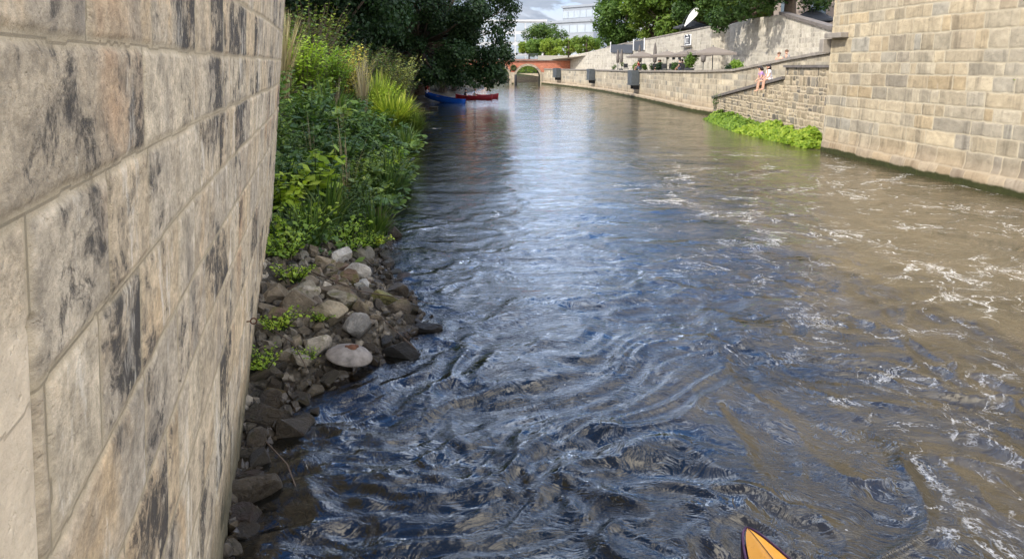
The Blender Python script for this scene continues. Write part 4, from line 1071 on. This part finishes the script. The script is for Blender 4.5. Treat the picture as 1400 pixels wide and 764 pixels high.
def rock_mesh(seed):
    rg = np.random.default_rng(seed); bm = bmesh.new(); bmesh.ops.create_icosphere(bm, subdivisions=4, radius=1)
    V = np.array([v.co[:] for v in bm.verts]); D = V.copy()
    for k in range(rg.integers(9, 14)):                      # flat broken faces
        n = rg.normal(size=3); n /= np.linalg.norm(n); lim = rg.uniform(.42, .74)
        d = V @ n; V -= np.outer(np.maximum(d - lim, 0) * .97, n)
    V *= 1 + ((fbm(D[:, 0] * 2 + 5 + seed, D[:, 1] * 2 + D[:, 2] * 1.4, seed, 4) - .5) * .13)[:, None]
    for v, c in zip(bm.verts, V): v.co = c
    me = bpy.data.meshes.new('stone'); bm.to_mesh(me); bm.free()
    V2 = np.array([v.co[:] for v in me.vertices]); sc = 1.0 / np.abs(V2).max()
    me.vertices.foreach_set('co', (V2 * sc).astype(np.float32).ravel()); me.update()
    me.materials.append(ROCK); return me
RM = [rock_mesh(200 + k) for k in range(10)]
def wall_x(y): return -.61 - .276 * y
placed = []
def put_rock(x, y, r, mesh, flat, rz, label, lift=.35, tilt=(0, 0), group='broken stones heaped on the left bank'):
    o = bpy.data.objects.new('bank_stone', RM[mesh]); col.objects.link(o)
    o.location = (x, y, bz(x, y) + r * flat * lift); o.scale = (r, r * (.65 + .3 * ((mesh * 7) % 10) / 10), r * flat); o.rotation_euler = (tilt[0], tilt[1], rz)
    placed.append((x, y, r * .8)); return tag(o, label, 'stone', group)
feat = [(-1.95, 7.75, .34, 2, .75, .3, 'large flat-topped tan boulder among the stones behind the pale disc'),
        (-1.62, 7.62, .25, 4, .85, 1.2, 'rounded grey boulder right behind the pale disc'),
        (-1.52, 8.7, .22, 1, .8, .4, 'mossy yellow-green round stone near the water edge'),
        (-2.05, 9.55, .26, 7, .6, 2.0, 'long pale slab among the upper stones'),
        (-2.40, 10.2, .28, 3, .55, 1.0, 'broad pale stone below the bank plants'),
        (-1.15, 7.55, .26, 5, .7, .7, 'dark wet square stone at the water edge beside the grey boulder'),
        (-.95, 8.25, .2, 6, .7, .2, 'dark wet stone farthest out on the stone spit'),
        (-.86, 10.55, .16, 8, .7, .9, 'single dark stone standing alone out in the water'),
        (-2.12, 6.35, .13, 0, .8, .9, 'small ochre stone near the iron eye bolt'),
        (-1.85, 9.1, .2, 9, .6, 1.9, 'white-topped flat stone in the middle of the heap'),
        (-1.55, 10.4, .24, 2, .7, 2.6, 'brown angular stone at the upper water edge')]
tints = [(.27, .225, .15), (.19, .18, .16), (.20, .185, .055), (.36, .33, .275), (.38, .35, .295), (.05, .048, .045), (.05, .047, .043), (.06, .056, .05), (.42, .31, .10), (.42, .40, .35), (.17, .11, .07)]
for (x, y, r, m, fl, rz, lab), tc in zip(feat, tints): put_rock(x, y, r * .88, m, fl, rz, lab, .45).color = (*tc, 0)
placed.append((-1.63, 7.1, .3))
rg = random.Random(77); tries = 0
LAB = ['grey and brown broken stone lying among many on the left bank']
n_st = 0
for size, cnt in ((.20, 34), (.145, 70), (.10, 100), (.07, 85)):
    k = 0; tries = 0
    while k < cnt and tries < 6000:
        tries += 1
        y = rg.uniform(4.3, 15.5) if size > .1 else rg.uniform(4.3, 11)
        e = float(np.interp(y, EY, EX)); lo = wall_x(y) + .05 if y < 10.6 else e - .7
        if y > 11: lo = max(lo, e - .9)
        x = rg.uniform(lo, e + .10)
        r = size * rg.uniform(.75, 1.2)
        if x - r * .6 < wall_x(y) and y < 10.7: continue
        if any((x - a) ** 2 + (y - b) ** 2 < ((r + c) * .60) ** 2 for a, b, c in placed): continue
        put_rock(x, y, r, rg.randrange(10), rg.uniform(.5, .9), rg.uniform(0, 6.28), LAB[0], rg.uniform(.1, .5), (rg.uniform(-.4, .4), rg.uniform(-.4, .4))); k += 1
# small rubble between them, one mass
def rubble():
    rg = np.random.default_rng(31); n = 1500
    base = RM[0]; bm = bmesh.new(); bmesh.ops.create_icosphere(bm, subdivisions=1, radius=1)
    bv = np.array([v.co[:] for v in bm.verts]); bf = np.array([[v.index for v in f.verts] for f in bm.faces]); bm.free()
    y = rg.uniform(4.0, 13, n); e = np.interp(y, EY, EX); lo = np.where(y < 10.6, wall_x(y) - .02, e - 1.2); x = lo + (e + .5 - lo) * rg.random(n)
    z = bank_z(x, y); V = []; F = []
    for k in range(n):
        r = rg.uniform(.025, .075); m = Euler(tuple(rg.uniform(0, 6, 3))).to_matrix(); m = np.array(m)
        v = (bv * (1 + .25 * rg.normal(size=(len(bv), 1))) * [r, r * .8, r * .6]) @ m.T + [x[k], y[k], z[k] + r * .25]
        V.append(v); F.append(bf + k * len(bv))
    me = np_mesh('gravel', np.concatenate(V), np.concatenate(F), False)
    N = NT('gravel'); p = N.pos(); zz = N.sep(p)[2]
    c = N.ramp(N.noise(p, 9, 2), [(.3, (.035, .03, .024)), (.5, (.09, .076, .056)), (.7, (.19, .165, .125))])
    wet = N.step(zz, .18, .04); c = N.mix(wet, c, N.mix(1, c, (.25, .22, .18), 'MULTIPLY'))
    tag(link('gravel', me, N.done(N.bsdf(c, N.mix(wet, (.85,) * 3, (.3,) * 3), N.bump(N.noise(p, 60, 4), .5, .01)))), kind='stuff')
rubble()
# pale domed disc with a rusty middle
dc = empty('metal_lid', 'pale grey oval domed lid with a rusty middle, lying at the water edge', 'lid', (-1.60, 7.08, .17))
dc.rotation_euler = (.30, .20, .6)
N = NT('lid_paint'); o = N.obj()
c = N.ramp(N.noise(o, 9, 7, .65), [(.3, (.08, .07, .06)), (.55, (.18, .16, .14)), (.75, (.25, .225, .195))])
M['lid'] = N.done(N.bsdf(c, .7, N.bump(N.noise(o, 30, 5), .3, .01)))
b = MB(); b.lathe([(.0, .10), (.06, .10), (.13, .085), (.20, .05), (.255, .0), (.262, -.02), (.25, -.03), (.0, -.03)], n=40)
ob = b.build('shell', M['lid'], dc, True); ob.scale = (.93, .66, .9)
hub = MB(); hub.lathe([(.0, .125), (.03, .125), (.045, .11), (.06, .098)], n=20); hub.ell((.05, .015, .105), (.035, .03, .016)); hub.ell((-.05, .02, .10), (.03, .02, .014)); ob = hub.build('rusty_hub', M['rust'], dc, True); ob.scale = (.9, .75, .9)
# driftwood sticks
def stick(pts, r, label):
    tag(MB().tube(pts, [r, r * .9, r * .7, r * .3][:len(pts)], 6).build('stick', M['bark'], None, True), label, 'stick')
stick([(-2.35, 8.5, .62), (-1.75, 8.38, .42), (-1.2, 8.45, .30), (-.95, 8.55, .22)], .008, 'long thin bare stick lying across the stones towards the water')
stick([(-1.75, 7.55, .42), (-1.35, 7.62, .34), (-.98, 7.35, .12)], .007, 'bent stick over the dark stones beside the grey boulder')
stick([(-2.3, 6.9, .50), (-2.05, 6.75, .42), (-1.85, 6.45, .30)], .006, 'short twig between wall and pale disc')
stick([(-1.85, 5.3, .20), (-1.65, 5.15, .10), (-1.5, 4.9, .02)], .007, 'dark wet twig near the foot of the wall')

# ------------------------------------------------------------------ kayak bow
def build_kayak():
    tip = Vector((1.385, 4.09, .26)); stern = Vector((2.0, .4, .2))
    ax = (tip - stern); L = ax.length; ang = math.atan2(ax.y, ax.x)
    root = empty('kayak', 'orange yellow kayak bow with a dark purple rim at the bottom edge', 'kayak', (stern.x, stern.y, 0), ang)
    n = 60
    def w(t): return .315 * max(0, math.sin(math.pi * min(max(t, 0), 1))) ** .62 + .002
    def prof(t):
        sheer = .20 + .09 * (abs(t - .5) * 2) ** 3
        return w(t), sheer
    hull = []; hf = []
    ts = np.concatenate([np.linspace(0, .12, 12), np.linspace(.14, .86, 36), np.linspace(.88, 1, 14)])
    sec = [(-1, 0), (-.98, -.10), (-.75, -.22), (-.35, -.30), (0, -.315), (.35, -.30), (.75, -.22), (.98, -.10), (1, 0)]
    for t in ts:
        ww, sh = prof(t)
        k = min(1, ww / .1)
        for a, z in sec: hull.append((t * L, a * (ww + .012), sh + z * (.35 + .65 * k)))
    m = len(sec); hf = [(i * m + j, i * m + j + 1, (i + 1) * m + j + 1, (i + 1) * m + j) for i in range(len(ts) - 1) for j in range(m - 1)]
    me = bpy.data.meshes.new('hull'); me.from_pydata(hull, [], hf); [setattr(p, 'use_smooth', True) for p in me.polygons]; link('hull', me, M['kayak_rim'], root)
    deck = []; df = []; ds = [-1, -.7, -.35, 0, .35, .7, 1]
    for t in ts:
        ww, sh = prof(t); ww = max(.0005, ww - .012)
        for a in ds: deck.append((t * L - (.012 if t > .9 else 0), a * ww, sh + .012 + .075 * (1 - abs(a)) * min(1, ww / .2)))
    m = len(ds)
    for i in range(len(ts) - 1):
        if .38 < ts[i] < .60: rngj = (0, m - 2)
        else: rngj = range(m - 1)
        for j in rngj: df.append((i * m + j, i * m + j + 1, (i + 1) * m + j + 1, (i + 1) * m + j))
    me = bpy.data.meshes.new('deck'); me.from_pydata(deck, [], df); [setattr(p, 'use_smooth', True) for p in me.polygons]; link('deck', me, M['kayak_deck'], root)
    rim = MB()
    for s in (-1, 1): rim.tube([(t * L, s * (prof(t)[0] + .002), prof(t)[1] + .008) for t in ts], .0085, 6)
    rim.build('rim', M['kayak_rim'], root, True)
    MB().tube([(t * L - .02, 0, prof(t)[1] + .013 + .075 * min(1, max(.0005, prof(t)[0] - .012) / .2)) for t in ts if t > .62], .0022, 5).build('deck_seam', M['dark'], root)
    MB().box((L * .46, 0, .08), (.4, .36, .04)).box((L * .385, 0, .2), (.04, .34, .24)).build('seat', M['dark'], root)
build_kayak()

# ------------------------------------------------------------------ boats at the left bank
def canoe(name, label, mat, loc, rz, L, w_, pitch, inner=True):
    root = empty(name, label, 'canoe', loc); root.rotation_euler = (0, pitch, rz)
    ts = np.linspace(0, 1, 25); sec = [(-1, .40), (-1, .22), (-.8, .06), (-.4, 0), (.4, 0), (.8, .06), (1, .22), (1, .40)]
    vs = []
    for t in ts:
        ww = w_ / 2 * (math.sin(math.pi * min(max(t, .015), .985)) ** .5); up = .16 * (abs(t - .5) * 2) ** 3
        for a, z in sec: vs.append(((t - .5) * L, a * ww, z + up))
    m = len(sec); fs = [(i * m + j, i * m + j + 1, (i + 1) * m + j + 1, (i + 1) * m + j) for i in range(24) for j in range(m - 1)] + [tuple(range(m)), tuple(24 * m + j for j in range(m))]
    me = bpy.data.meshes.new('hull'); me.from_pydata(vs, [], fs); [setattr(p, 'use_smooth', True) for p in me.polygons]; link('hull', me, mat, root)
    g = MB()
    for a in (0, m - 1): g.tube([vs[i * m + a] for i in range(25)], .035, 6)
    g.build('gunwale', mat, root, True)
    for x in (-.25, .2): MB().box((x * L, 0, .32), (.25, w_ * .8, .03)).build('seat', M['brown_wood'], root)
    return root
canoe('blue_canoe', 'blue canoe with its end drawn up on the left bank', M['boat_blue'], (-5.4, 60.3, -.02), math.atan2(-2.6, 3.1), 4.4, .95, .11)
canoe('red_canoe', 'dark red canoe with seated people below the overhanging tree', M['boat_red'], (-3.3, 65.5, -.12), -.1, 3.2, .85, 0)
canoe('red_canoe', 'short bright red canoe end beyond the occupied red canoe', M['boat_red'], (-2.3, 67.2, -.12), .12, 2.2, .7, 0)
for lab, x, y in [('pale flat stone in the water before the blue canoe', -5.4, 52.5), ('pale stone beside the left bank below the dark tree', -6.2, 51.5)]:
    o = bpy.data.objects.new('water_stone', RM[3]); col.objects.link(o); o.location = (x, y, .02); o.scale = (.35, .25, .1); tag(o, lab, 'stone')

# ------------------------------------------------------------------ people
def skin_mesh(name, joints, edges, radii):
    me = bpy.data.meshes.new(name + '_cage'); names = list(joints)
    me.from_pydata([joints[k] for k in names], [], [(names.index(a), names.index(b)) for a, b in edges])
    o = bpy.data.objects.new('cage', me); col.objects.link(o)
    sm = o.modifiers.new('s', 'SKIN'); sm.use_smooth_shade = True
    for i, k in enumerate(names):
        v = me.skin_vertices[0].data[i]; v.radius = (radii[k], radii[k]) if not isinstance(radii[k], tuple) else radii[k]; v.use_root = (i == 0)
    ss = o.modifiers.new('ss', 'SUBSURF'); ss.levels = 2
    dg = bpy.context.evaluated_depsgraph_get(); out = bpy.data.meshes.new_from_object(o.evaluated_get(dg)); out.name = name
    bpy.data.objects.remove(o); return out

def person(label, loc, rz, J, top, bottom, hair, hair_len=.0, long_legs=True):
    """J: joints in metres, x right, y forward, z up from the seat; sides suffixed l / r"""
    root = empty('person', label, 'person', loc, rz); root.scale = (.86, .86, .86)
    E = [('pelvis', 'waist'), ('waist', 'chest'), ('chest', 'neck'), ('neck', 'jaw'), ('jaw', 'brow'), ('brow', 'crown')]
    Rr = dict(pelvis=.13, waist=.115, chest=.13, neck=.055, jaw=.072, brow=.092, crown=.055)
    for s in 'lr':
        E += [('chest', 'sh' + s), ('sh' + s, 'el' + s), ('el' + s, 'wr' + s), ('wr' + s, 'palm' + s), ('pelvis', 'hip' + s), ('hip' + s, 'kn' + s), ('kn' + s, 'an' + s), ('an' + s, 'toe' + s)]
        Rr.update({'sh' + s: .058, 'el' + s: .042, 'wr' + s: .028, 'palm' + s: .034, 'hip' + s: .09, 'kn' + s: .058, 'an' + s: .038, 'toe' + s: .032})
    body = skin_mesh('body', {k: v for k, v in J.items() if k != 'look'}, E, Rr)
    bm = bmesh.new(); bm.from_mesh(body); fb = MB()
    for s in 'lr':                                           # fingers and thumb
        p = Vector(J['palm' + s]); d = (p - Vector(J['wr' + s])).normalized(); sd_ = d.cross(Vector((0, .3, 1))).normalized(); dn = d.cross(sd_)
        for i, (o, l) in enumerate([(-.027, .062), (-.009, .076), (.009, .072), (.027, .056)]):
            a = p + sd_ * o + d * .02; fb.tube([a, a + d * l * .5 + dn * .006, a + d * l * .9 + dn * .026], [.0095, .009, .007], 6)
        a = p - sd_ * .03 - d * .02; fb.tube([a, a - sd_ * .02 + d * .03, a - sd_ * .018 + d * .06 + dn * .01], [.011, .010, .008], 6)
    hd = Vector(J['brow']); up = (Vector(J['crown']) - Vector(J['jaw'])).normalized(); fw = (Vector(J.get('look', (0, 1, 0)))); fw = (fw - up * fw.dot(up)).normalized(); rt = fw.cross(up)
    mid = hd - up * .02
    fb.tube([mid + fw * .085 + up * .02, mid + fw * .112 - up * .02, mid + fw * .088 - up * .03], [.008, .014, .010], 6)
    for s in (-1, 1): fb.ell(mid + rt * s * .092 - up * .01, (.015, .022, .03), 8, 6)
    me2 = fb.mesh('f', True); bm.from_mesh(me2); bm.to_mesh(body); bm.free()
    for p in body.polygons: p.use_smooth = True
    link('body', body, M['skin'], root)
    ey = MB()
    for s in (-1, 1): ey.ell(mid + rt * s * .034 + fw * .086 + up * .012, (.011, .011, .008), 8, 6)
    ey.ell(mid + fw * .084 - up * .055, (.022, .008, .006), 8, 6); ey.build('eyes_and_mouth', M['hair'], root, True)
    hb_ = MB(); hb_.ell(hd + up * .028 - fw * .022, (.108, .112, .10), 14, 10)
    if hair_len:
        b0 = hd - fw * .07; hb_.tube([b0 + up * .04, b0 - fw * .045 - up * .08, b0 - fw * .05 - up * hair_len * .6, b0 - fw * .03 - up * hair_len], [.085, .10, .085, .03], 10)
    hb_.build('hair', M[hair], root, True)
    tj = {k: J[k] for k in ('waist', 'chest', 'shl', 'shr', 'pelvis')}
    for s in 'lr': tj['ua' + s] = tuple(Vector(J['sh' + s]).lerp(Vector(J['el' + s]), .5))
    tj = {k: tj[k] for k in ('pelvis', 'waist', 'chest', 'shl', 'shr', 'ual', 'uar')}
    link('top', skin_mesh('top', tj, [('pelvis', 'waist'), ('waist', 'chest'), ('chest', 'shl'), ('chest', 'shr'), ('shl', 'ual'), ('shr', 'uar')], dict(pelvis=.142, waist=.13, chest=.147, shl=.074, shr=.074, ual=.062, uar=.062)), M[top], root)
    bj = {'pelvis': J['pelvis']}
    e = []; rr = {'pelvis': .15}
    for s in 'lr':
        bj['hip' + s] = J['hip' + s]; bj['th' + s] = tuple(Vector(J['hip' + s]).lerp(Vector(J['kn' + s]), .6)); e += [('pelvis', 'hip' + s), ('hip' + s, 'th' + s)]; rr['hip' + s] = .105; rr['th' + s] = .088
    link('bottom', skin_mesh('bottom', bj, e, rr), M[bottom], root)
    return root

def sitting(lean=.15, side=0, drop=.42, kn=.42, hands=((-.16, .38, .14), (.16, .38, .14)), look=(0, 1, 0), head_dx=0):
    J = dict(pelvis=(0, 0, .11), waist=(side * .3, lean * .4, .30), chest=(side * .7, lean * .85, .50), neck=(side, lean, .64), jaw=(side + head_dx * .6, lean + .025, .71), brow=(side + head_dx, lean + .03, .80), crown=(side + head_dx, lean + .02, .885))
    for s, q in (('l', -1), ('r', 1)):
        J['sh' + s] = (side * .8 + q * .175, lean * .9, .575); h = hands[0] if q < 0 else hands[1]
        hv = Vector(h); shv = Vector(J['sh' + s]); J['el' + s] = tuple(shv.lerp(hv, .5) + Vector((q * .07, -.05, -.10))); J['wr' + s] = tuple(shv.lerp(hv, .94)); J['palm' + s] = tuple(hv + (hv - Vector(J['el' + s])).normalized() * .06)
        J['hip' + s] = (q * .09, .04, .10); J['kn' + s] = (q * .10, kn, .13); J['an' + s] = (q * .09, kn + .06, .13 - drop); J['toe' + s] = (q * .10, kn + .20, .09 - drop)
    J['look'] = look
    return J
# two friends on the sloping cap (they face the river, so local +y points to -x)
# cap top z at y: 1.18 + (43.6-y)/11.88*1.32
def cap_z(y): return 1.05 + .13 + (43.6 - y) / 11.88 * 1.32
person('young woman with long dark hair in a white dress sitting on the sloping stone cap', (11.55, 34.0, cap_z(34.0) - .03), math.pi / 2, sitting(.12, -.05, .50, .30, ((-.25, .30, .2), (.1, .34, .2)), (-.6, 1, -.1)), 'cloth_white', 'cloth_white', 'hair', .42)
person('person with dark hair in a lilac top sitting beside the woman in white', (11.55, 34.75, cap_z(34.75) - .03), math.pi / 2, sitting(.2, .12, .50, .30, ((-.02, .36, .2), (.22, .36, .16)), (.5, 1, -.2)), 'cloth_lilac', 'cloth_jean', 'hair', .12)
# two people behind the ramp parapet
person('bare-shouldered person with brown hair sitting left behind the sloping ramp parapet', (14.15, 40.2, 2.84), 2.2, sitting(.1, .05, .35, .4, look=(.6, 1, 0)), 'skin', 'cloth_navy', 'hair_brown')
person('person in a grey shirt sitting right behind the sloping ramp parapet', (14.05, 38.9, 2.94), 1.9, sitting(.1, -.04, .35, .4, look=(-.3, 1, 0)), 'cloth_grey', 'cloth_navy', 'hair_brown')
# guests on the terrace
for y, dx, r, t_, lab in [(57.6, 1.05, 1.2, 'cloth_navy', 'person in navy sitting at a terrace table under the second parasol'), (59.2, 1.5, -1.0, 'cloth_grey', 'person in grey sitting on the terrace left of the folded short parasols'),
                          (64.4, 1.0, 1.6, 'cloth_navy', 'person in dark clothes sitting below the middle parasol'), (66.0, 1.45, 2.6, 'cloth_white', 'person in white sitting below the middle parasol'), (72.6, 1.0, 1.2, 'cloth_red', 'person in a red top sitting left of the tall folded parasol')]:
    person(lab, (quay_x(y) + dx, y, 2.12 + .47), r, sitting(.08, 0, .42, .42), t_, 'cloth_jean', 'hair')
# boaters
person('person in dark clothes sitting at the left end of the red canoe', (-4.1, 65.5, .12), -1.4, sitting(.1, 0, .05, .5), 'cloth_navy', 'cloth_navy', 'hair')
person('person in a white shirt sitting in the middle of the red canoe', (-3.3, 65.4, .12), -1.5, sitting(.15, .05, .05, .5), 'cloth_white', 'cloth_navy', 'hair_brown')
person('person in a red top crouching at the bank end of the blue canoe', (-7.0, 61.6, .75), -.6, sitting(.2, 0, .28, .4), 'cloth_red', 'cloth_white', 'hair_brown')

# ------------------------------------------------------------------ terrace furniture
def parasol(label, loc, rw, h_edge, h_peak, mat, group, rz=0, sides=4):
    r = empty('parasol', label, 'parasol', loc, rz, group)
    c = MB(); n = sides; vs = [(0, 0, h_peak)]
    for k in range(n * 6):
        a = 2 * math.pi * k / (n * 6); q = (a % (2 * math.pi / n)) - math.pi / n
        rr = rw * math.cos(math.pi / n) / math.cos(q) ; vs.append((rr * math.cos(a), rr * math.sin(a), h_edge))
    m = n * 6; ring2 = len(vs)
    for k in range(m): vs.append((vs[1 + k][0], vs[1 + k][1], h_edge - .16))
    inner = len(vs); vs.append((0, 0, h_peak - .03))
    fs = [(0, 1 + k, 1 + (k + 1) % m) for k in range(m)] + [(1 + k, ring2 + k, ring2 + (k + 1) % m, 1 + (k + 1) % m) for k in range(m)] + [(inner, 1 + (k + 1) % m, 1 + k) for k in range(m)]
    me = bpy.data.meshes.new('canopy'); me.from_pydata(vs, [], fs); link('canopy', me, mat, r)
    MB().tube([(0, 0, 0), (0, 0, h_peak + .1)], .035, 8).build('pole', M['steel'], r, True)
    MB().box((0, 0, .05), (.8, .8, .1)).build('base', M['dark'], r, bevel=.02)
    rb = MB()
    for k in range(n): a = 2 * math.pi * k / n; rb.tube([(0, 0, h_peak - .08), (rw * .97 * math.cos(a), rw * .97 * math.sin(a), h_edge - .03)], .015, 5)
    rb.build('ribs', M['steel'], r)
    return r
GP = 'open taupe parasols on the terrace'
parasol('large taupe parasol at the near end of the terrace', (14.15, 53.8, 2.12), 1.95, 1.66, 2.1, M['taupe'], GP, .7)
parasol('taupe parasol half hidden left of the largest one', (13.9, 59.5, 2.12), 1.9, 1.62, 2.05, M['taupe'], GP, .75)
parasol('taupe parasol in the middle of the open row', (13.4, 66, 2.12), 1.9, 1.62, 2.0, M['taupe'], GP, .7)
parasol('taupe parasol at the far left of the open row', (12.9, 76, 2.12), 1.9, 1.65, 2.15, M['taupe'], GP, .75)
def folded(label, loc, h):
    r = empty('folded_parasol', label, 'parasol', loc, 0, 'folded parasols on the terrace')
    MB().lathe([(.03, 1.0), (.16, 1.05), (.20, 1.5), (.15, h * .75), (.09, h * .92), (.0, h)], n=10).build('cover', M['cap_dark'], r, True)
    MB().tube([(0, 0, 0), (0, 0, 1.1)], .035, 8).build('pole', M['steel'], r, True)
    MB().box((0, 0, .05), (.6, .6, .1)).build('base', M['dark'], r)
folded('folded dark parasol at the left end of the terrace', (12.0, 86.5, 2.12), 2.6)
folded('folded dark parasol just right of the leftmost one', (12.2, 85, 2.12), 2.6)
folded('tall folded parasol behind the leftmost open parasol', (13.2, 79, 2.12), 2.9)
folded('tall folded parasol between two open parasols', (13.2, 70.5, 2.12), 2.9)
folded('short folded parasol under the large taupe parasol', (14.3, 57, 2.12), 2.0)
folded('short folded parasol beside the terrace shrubs', (13.4, 58.3, 2.12), 1.9)
def table_set():
    r = empty('cafe_table', 'dark cafe table on the terrace near the quay edge', 'table', (12.6, 62, 2.12), 0, 'cafe tables on the terrace')
    MB().box((0, 0, .73), (.75, .75, .035)).build('tabletop', M['dark'], r, bevel=.01)
    MB().tube([(0, 0, 0), (0, 0, .72)], .03, 8).box((0, 0, .02), (.45, .45, .03)).build('leg', M['dark'], r)
    c = empty('cafe_chair', 'dark cafe chair on the terrace beside a table', 'chair', (12.6, 62.8, 2.12), 0, 'cafe chairs on the terrace')
    MB().box((0, 0, .45), (.44, .44, .04)).build('seat', M['dark'], c, bevel=.01)
    MB().box((0, .21, .72), (.44, .03, .42), 0, -.12).build('backrest', M['dark'], c, bevel=.01)
    for x in (-.19, .19):
        for y in (-.19, .19): MB().tube([(x, y, 0), (x * .95, y * .95, .44)], .013, 5).build('leg', M['steel'], c)
    return r, c
tb, ch = table_set()
for i, y in enumerate([57, 59.7, 65, 68, 72, 77.5]):
    copy_thing(tb, (quay_x(y) + 1.0 + .5 * (i % 2), y, 2.12), .2 * i)
for i, y in enumerate([56.3, 57.7, 59, 60.5, 61.3, 64.3, 65.8, 67.2, 68.8, 71.2, 72.8, 76.8, 78.3]):
    copy_thing(ch, (quay_x(y) + 1.0 + .45 * (i % 3), y, 2.12), .2 + 3.1 * (i % 2))
def pot_shrub(label, loc, s, mat, seed, r=.5):
    root = empty('potted_shrub', label, 'plant', loc, 0, 'potted shrubs along the terrace edge'); root.scale = (s, s, s)
    MB().lathe([(.0, 0), (.2, 0), (.27, .42), (.29, .45), (.24, .45), (.0, .38)], n=14).build('pot', M['anthracite'], root, True)
    rg = np.random.default_rng(seed); C, N_, sz, v = crown_cloud([(rg.uniform(-.2, .2), rg.uniform(-.2, .2), .75 + rg.uniform(-.15, .3), r * .6) for k in range(6)], 900, seed, .11)
    link('foliage', leaf_mesh('foliage', C, N_, sz, .6, seed, v), mat, root)
for i, (y, s, lab, mt) in enumerate([(46.2, 1.0, 'bright round bush on the terrace right of the large parasol', HERB_BRIGHT), (48.0, .8, 'dark small bush beside the bright round bush', TREE_DARK), (54.5, 1.3, 'green bush under the large taupe parasol', TREE_LIME), (58.5, .9, 'green potted shrub at the quay edge under the second parasol', HERB),
                                     (64, .9, 'dark potted shrub below the middle parasol', TREE_DARK), (66.5, .85, 'dark potted shrub next to a cafe table', TREE_DARK), (73.5, .9, 'pale green potted shrub left of the closed parasol', TREE_LIME), (80.5, .9, 'pale potted shrub left of the largest balcony box', TREE_MID), (84, .7, 'small potted shrub near the folded parasol pair', HERB), (70, .7, 'small pale potted shrub behind the largest balcony box', TREE_MID)]):
    pot_shrub(lab, (quay_x(y) + (.9 if y > 50 else 1.7), y, 2.12), s, mt, 300 + i)
# upper level: dark parasols and a white feather flag
GD = 'dark parasols on the upper level'
parasol('dark grey parasol above the wall beside the white feather flag', (19.0, 79.5, 5.2), 2.6, 1.55, 2.3, M['canvas_dark'], GD, .3)
parasol('dark parasol above the sloping coping near the right wall', (21.8, 56, 5.5), 2.0, .7, 1.5, M['canvas_dark'], GD, .5)
fl = empty('feather_flag', 'white teardrop feather flag leaning above the pale upper wall', 'flag', (16.5, 76, 5.1), -.2)
MB().tube([(0, 0, 0), (.15, 0, 1.2), (.5, 0, 2.2), (1.1, 0, 3.1), (1.55, 0, 3.45)], .02, 6).build('flag_pole', M['steel'], fl, True)
vs = []; prof = [(.55, 1.6, .08), (.78, 2.05, .36), (1.05, 2.48, .58), (1.35, 2.88, .66), (1.6, 3.18, .52), (1.76, 3.34, .2)]
for y in (-.012, .012):
    for x, z, ww in prof: vs += [(x - ww * .45 * .5, y, z + ww * .5 * .5), (x + ww * .55, y, z - ww * .4)]
k = len(prof) * 2; fs = []
for i in range(len(prof) - 1): fs += [(2 * i, 2 * i + 1, 2 * i + 3, 2 * i + 2), (k + 2 * i, k + 2 * i + 2, k + 2 * i + 3, k + 2 * i + 1)]
me = bpy.data.meshes.new('flag_cloth'); me.from_pydata(vs, [], fs); link('flag_cloth', me, M['white_fabric'], fl)

# ------------------------------------------------------------------ buildings
def block(name, label, c, d, rz, wall, win, cols, rows, mg=.12, roof=None, face='-y', wfrac=.75, hfrac=.6):
    r = empty(name, label, 'building', (c[0], c[1], c[2]), rz)
    MB().box((0, 0, d[2] / 2), d).build('wall', wall, r)
    cw = d[0] / cols; rh = d[2] / rows
    for i in range(cols):
        for j in range(rows):
            MB().box((-d[0] / 2 + (i + .5) * cw, -d[1] / 2 - .02, (j + .52) * rh), (cw * wfrac, .12, rh * hfrac)).build('window', win, r)
    for i in range(max(2, int(cols * d[1] / d[0]))):
        n2 = max(2, int(cols * d[1] / d[0])); c2 = d[1] / n2
        for j in range(rows):
            MB().box((-d[0] / 2 - .02, -d[1] / 2 + (i + .5) * c2, (j + .52) * rh), (.12, c2 * wfrac, rh * hfrac)).build('window', win, r)
    MB().box((0, 0, d[2] + .25), (d[0] + .5, d[1] + .5, .5)).build('roof', roof or wall, r)
    return r
block('office_building', 'white office building with a pale glass grid facade far beyond the bridge', (-3, 205, 2.6), (24, 14, 11.2), -.03, M['plaster'], M['hazed_glass'], 9, 4, wfrac=.86, hfrac=.7)
block('glass_building', 'grey glass building with stepped roof behind the bright trees', (17.5, 176, 3), (12.5, 14, 9.2), .75, M['hazed_facade'], M['hazed_glass'], 6, 3, wfrac=.9, hfrac=.55)
block('glass_building', 'grey upper storey set back on the glass building', (19, 178, 12.6), (9.5, 11, 3.2), .75, M['hazed_facade'], M['hazed_glass'], 6, 1, wfrac=.92, hfrac=.5)
block('town_house', 'brownish town house with tall dark windows at the upper right', (27, 62, 5.3), (9, 9, 12), .95, M['house_brown'], M['glass'], 4, 4, wfrac=.5, hfrac=.65)
block('pale_house', 'pale house showing through the street trees on the right bank', (42, 100, 4.5), (30, 12, 13), .9, M['plaster'], M['glass'], 9, 4, wfrac=.45, hfrac=.6)
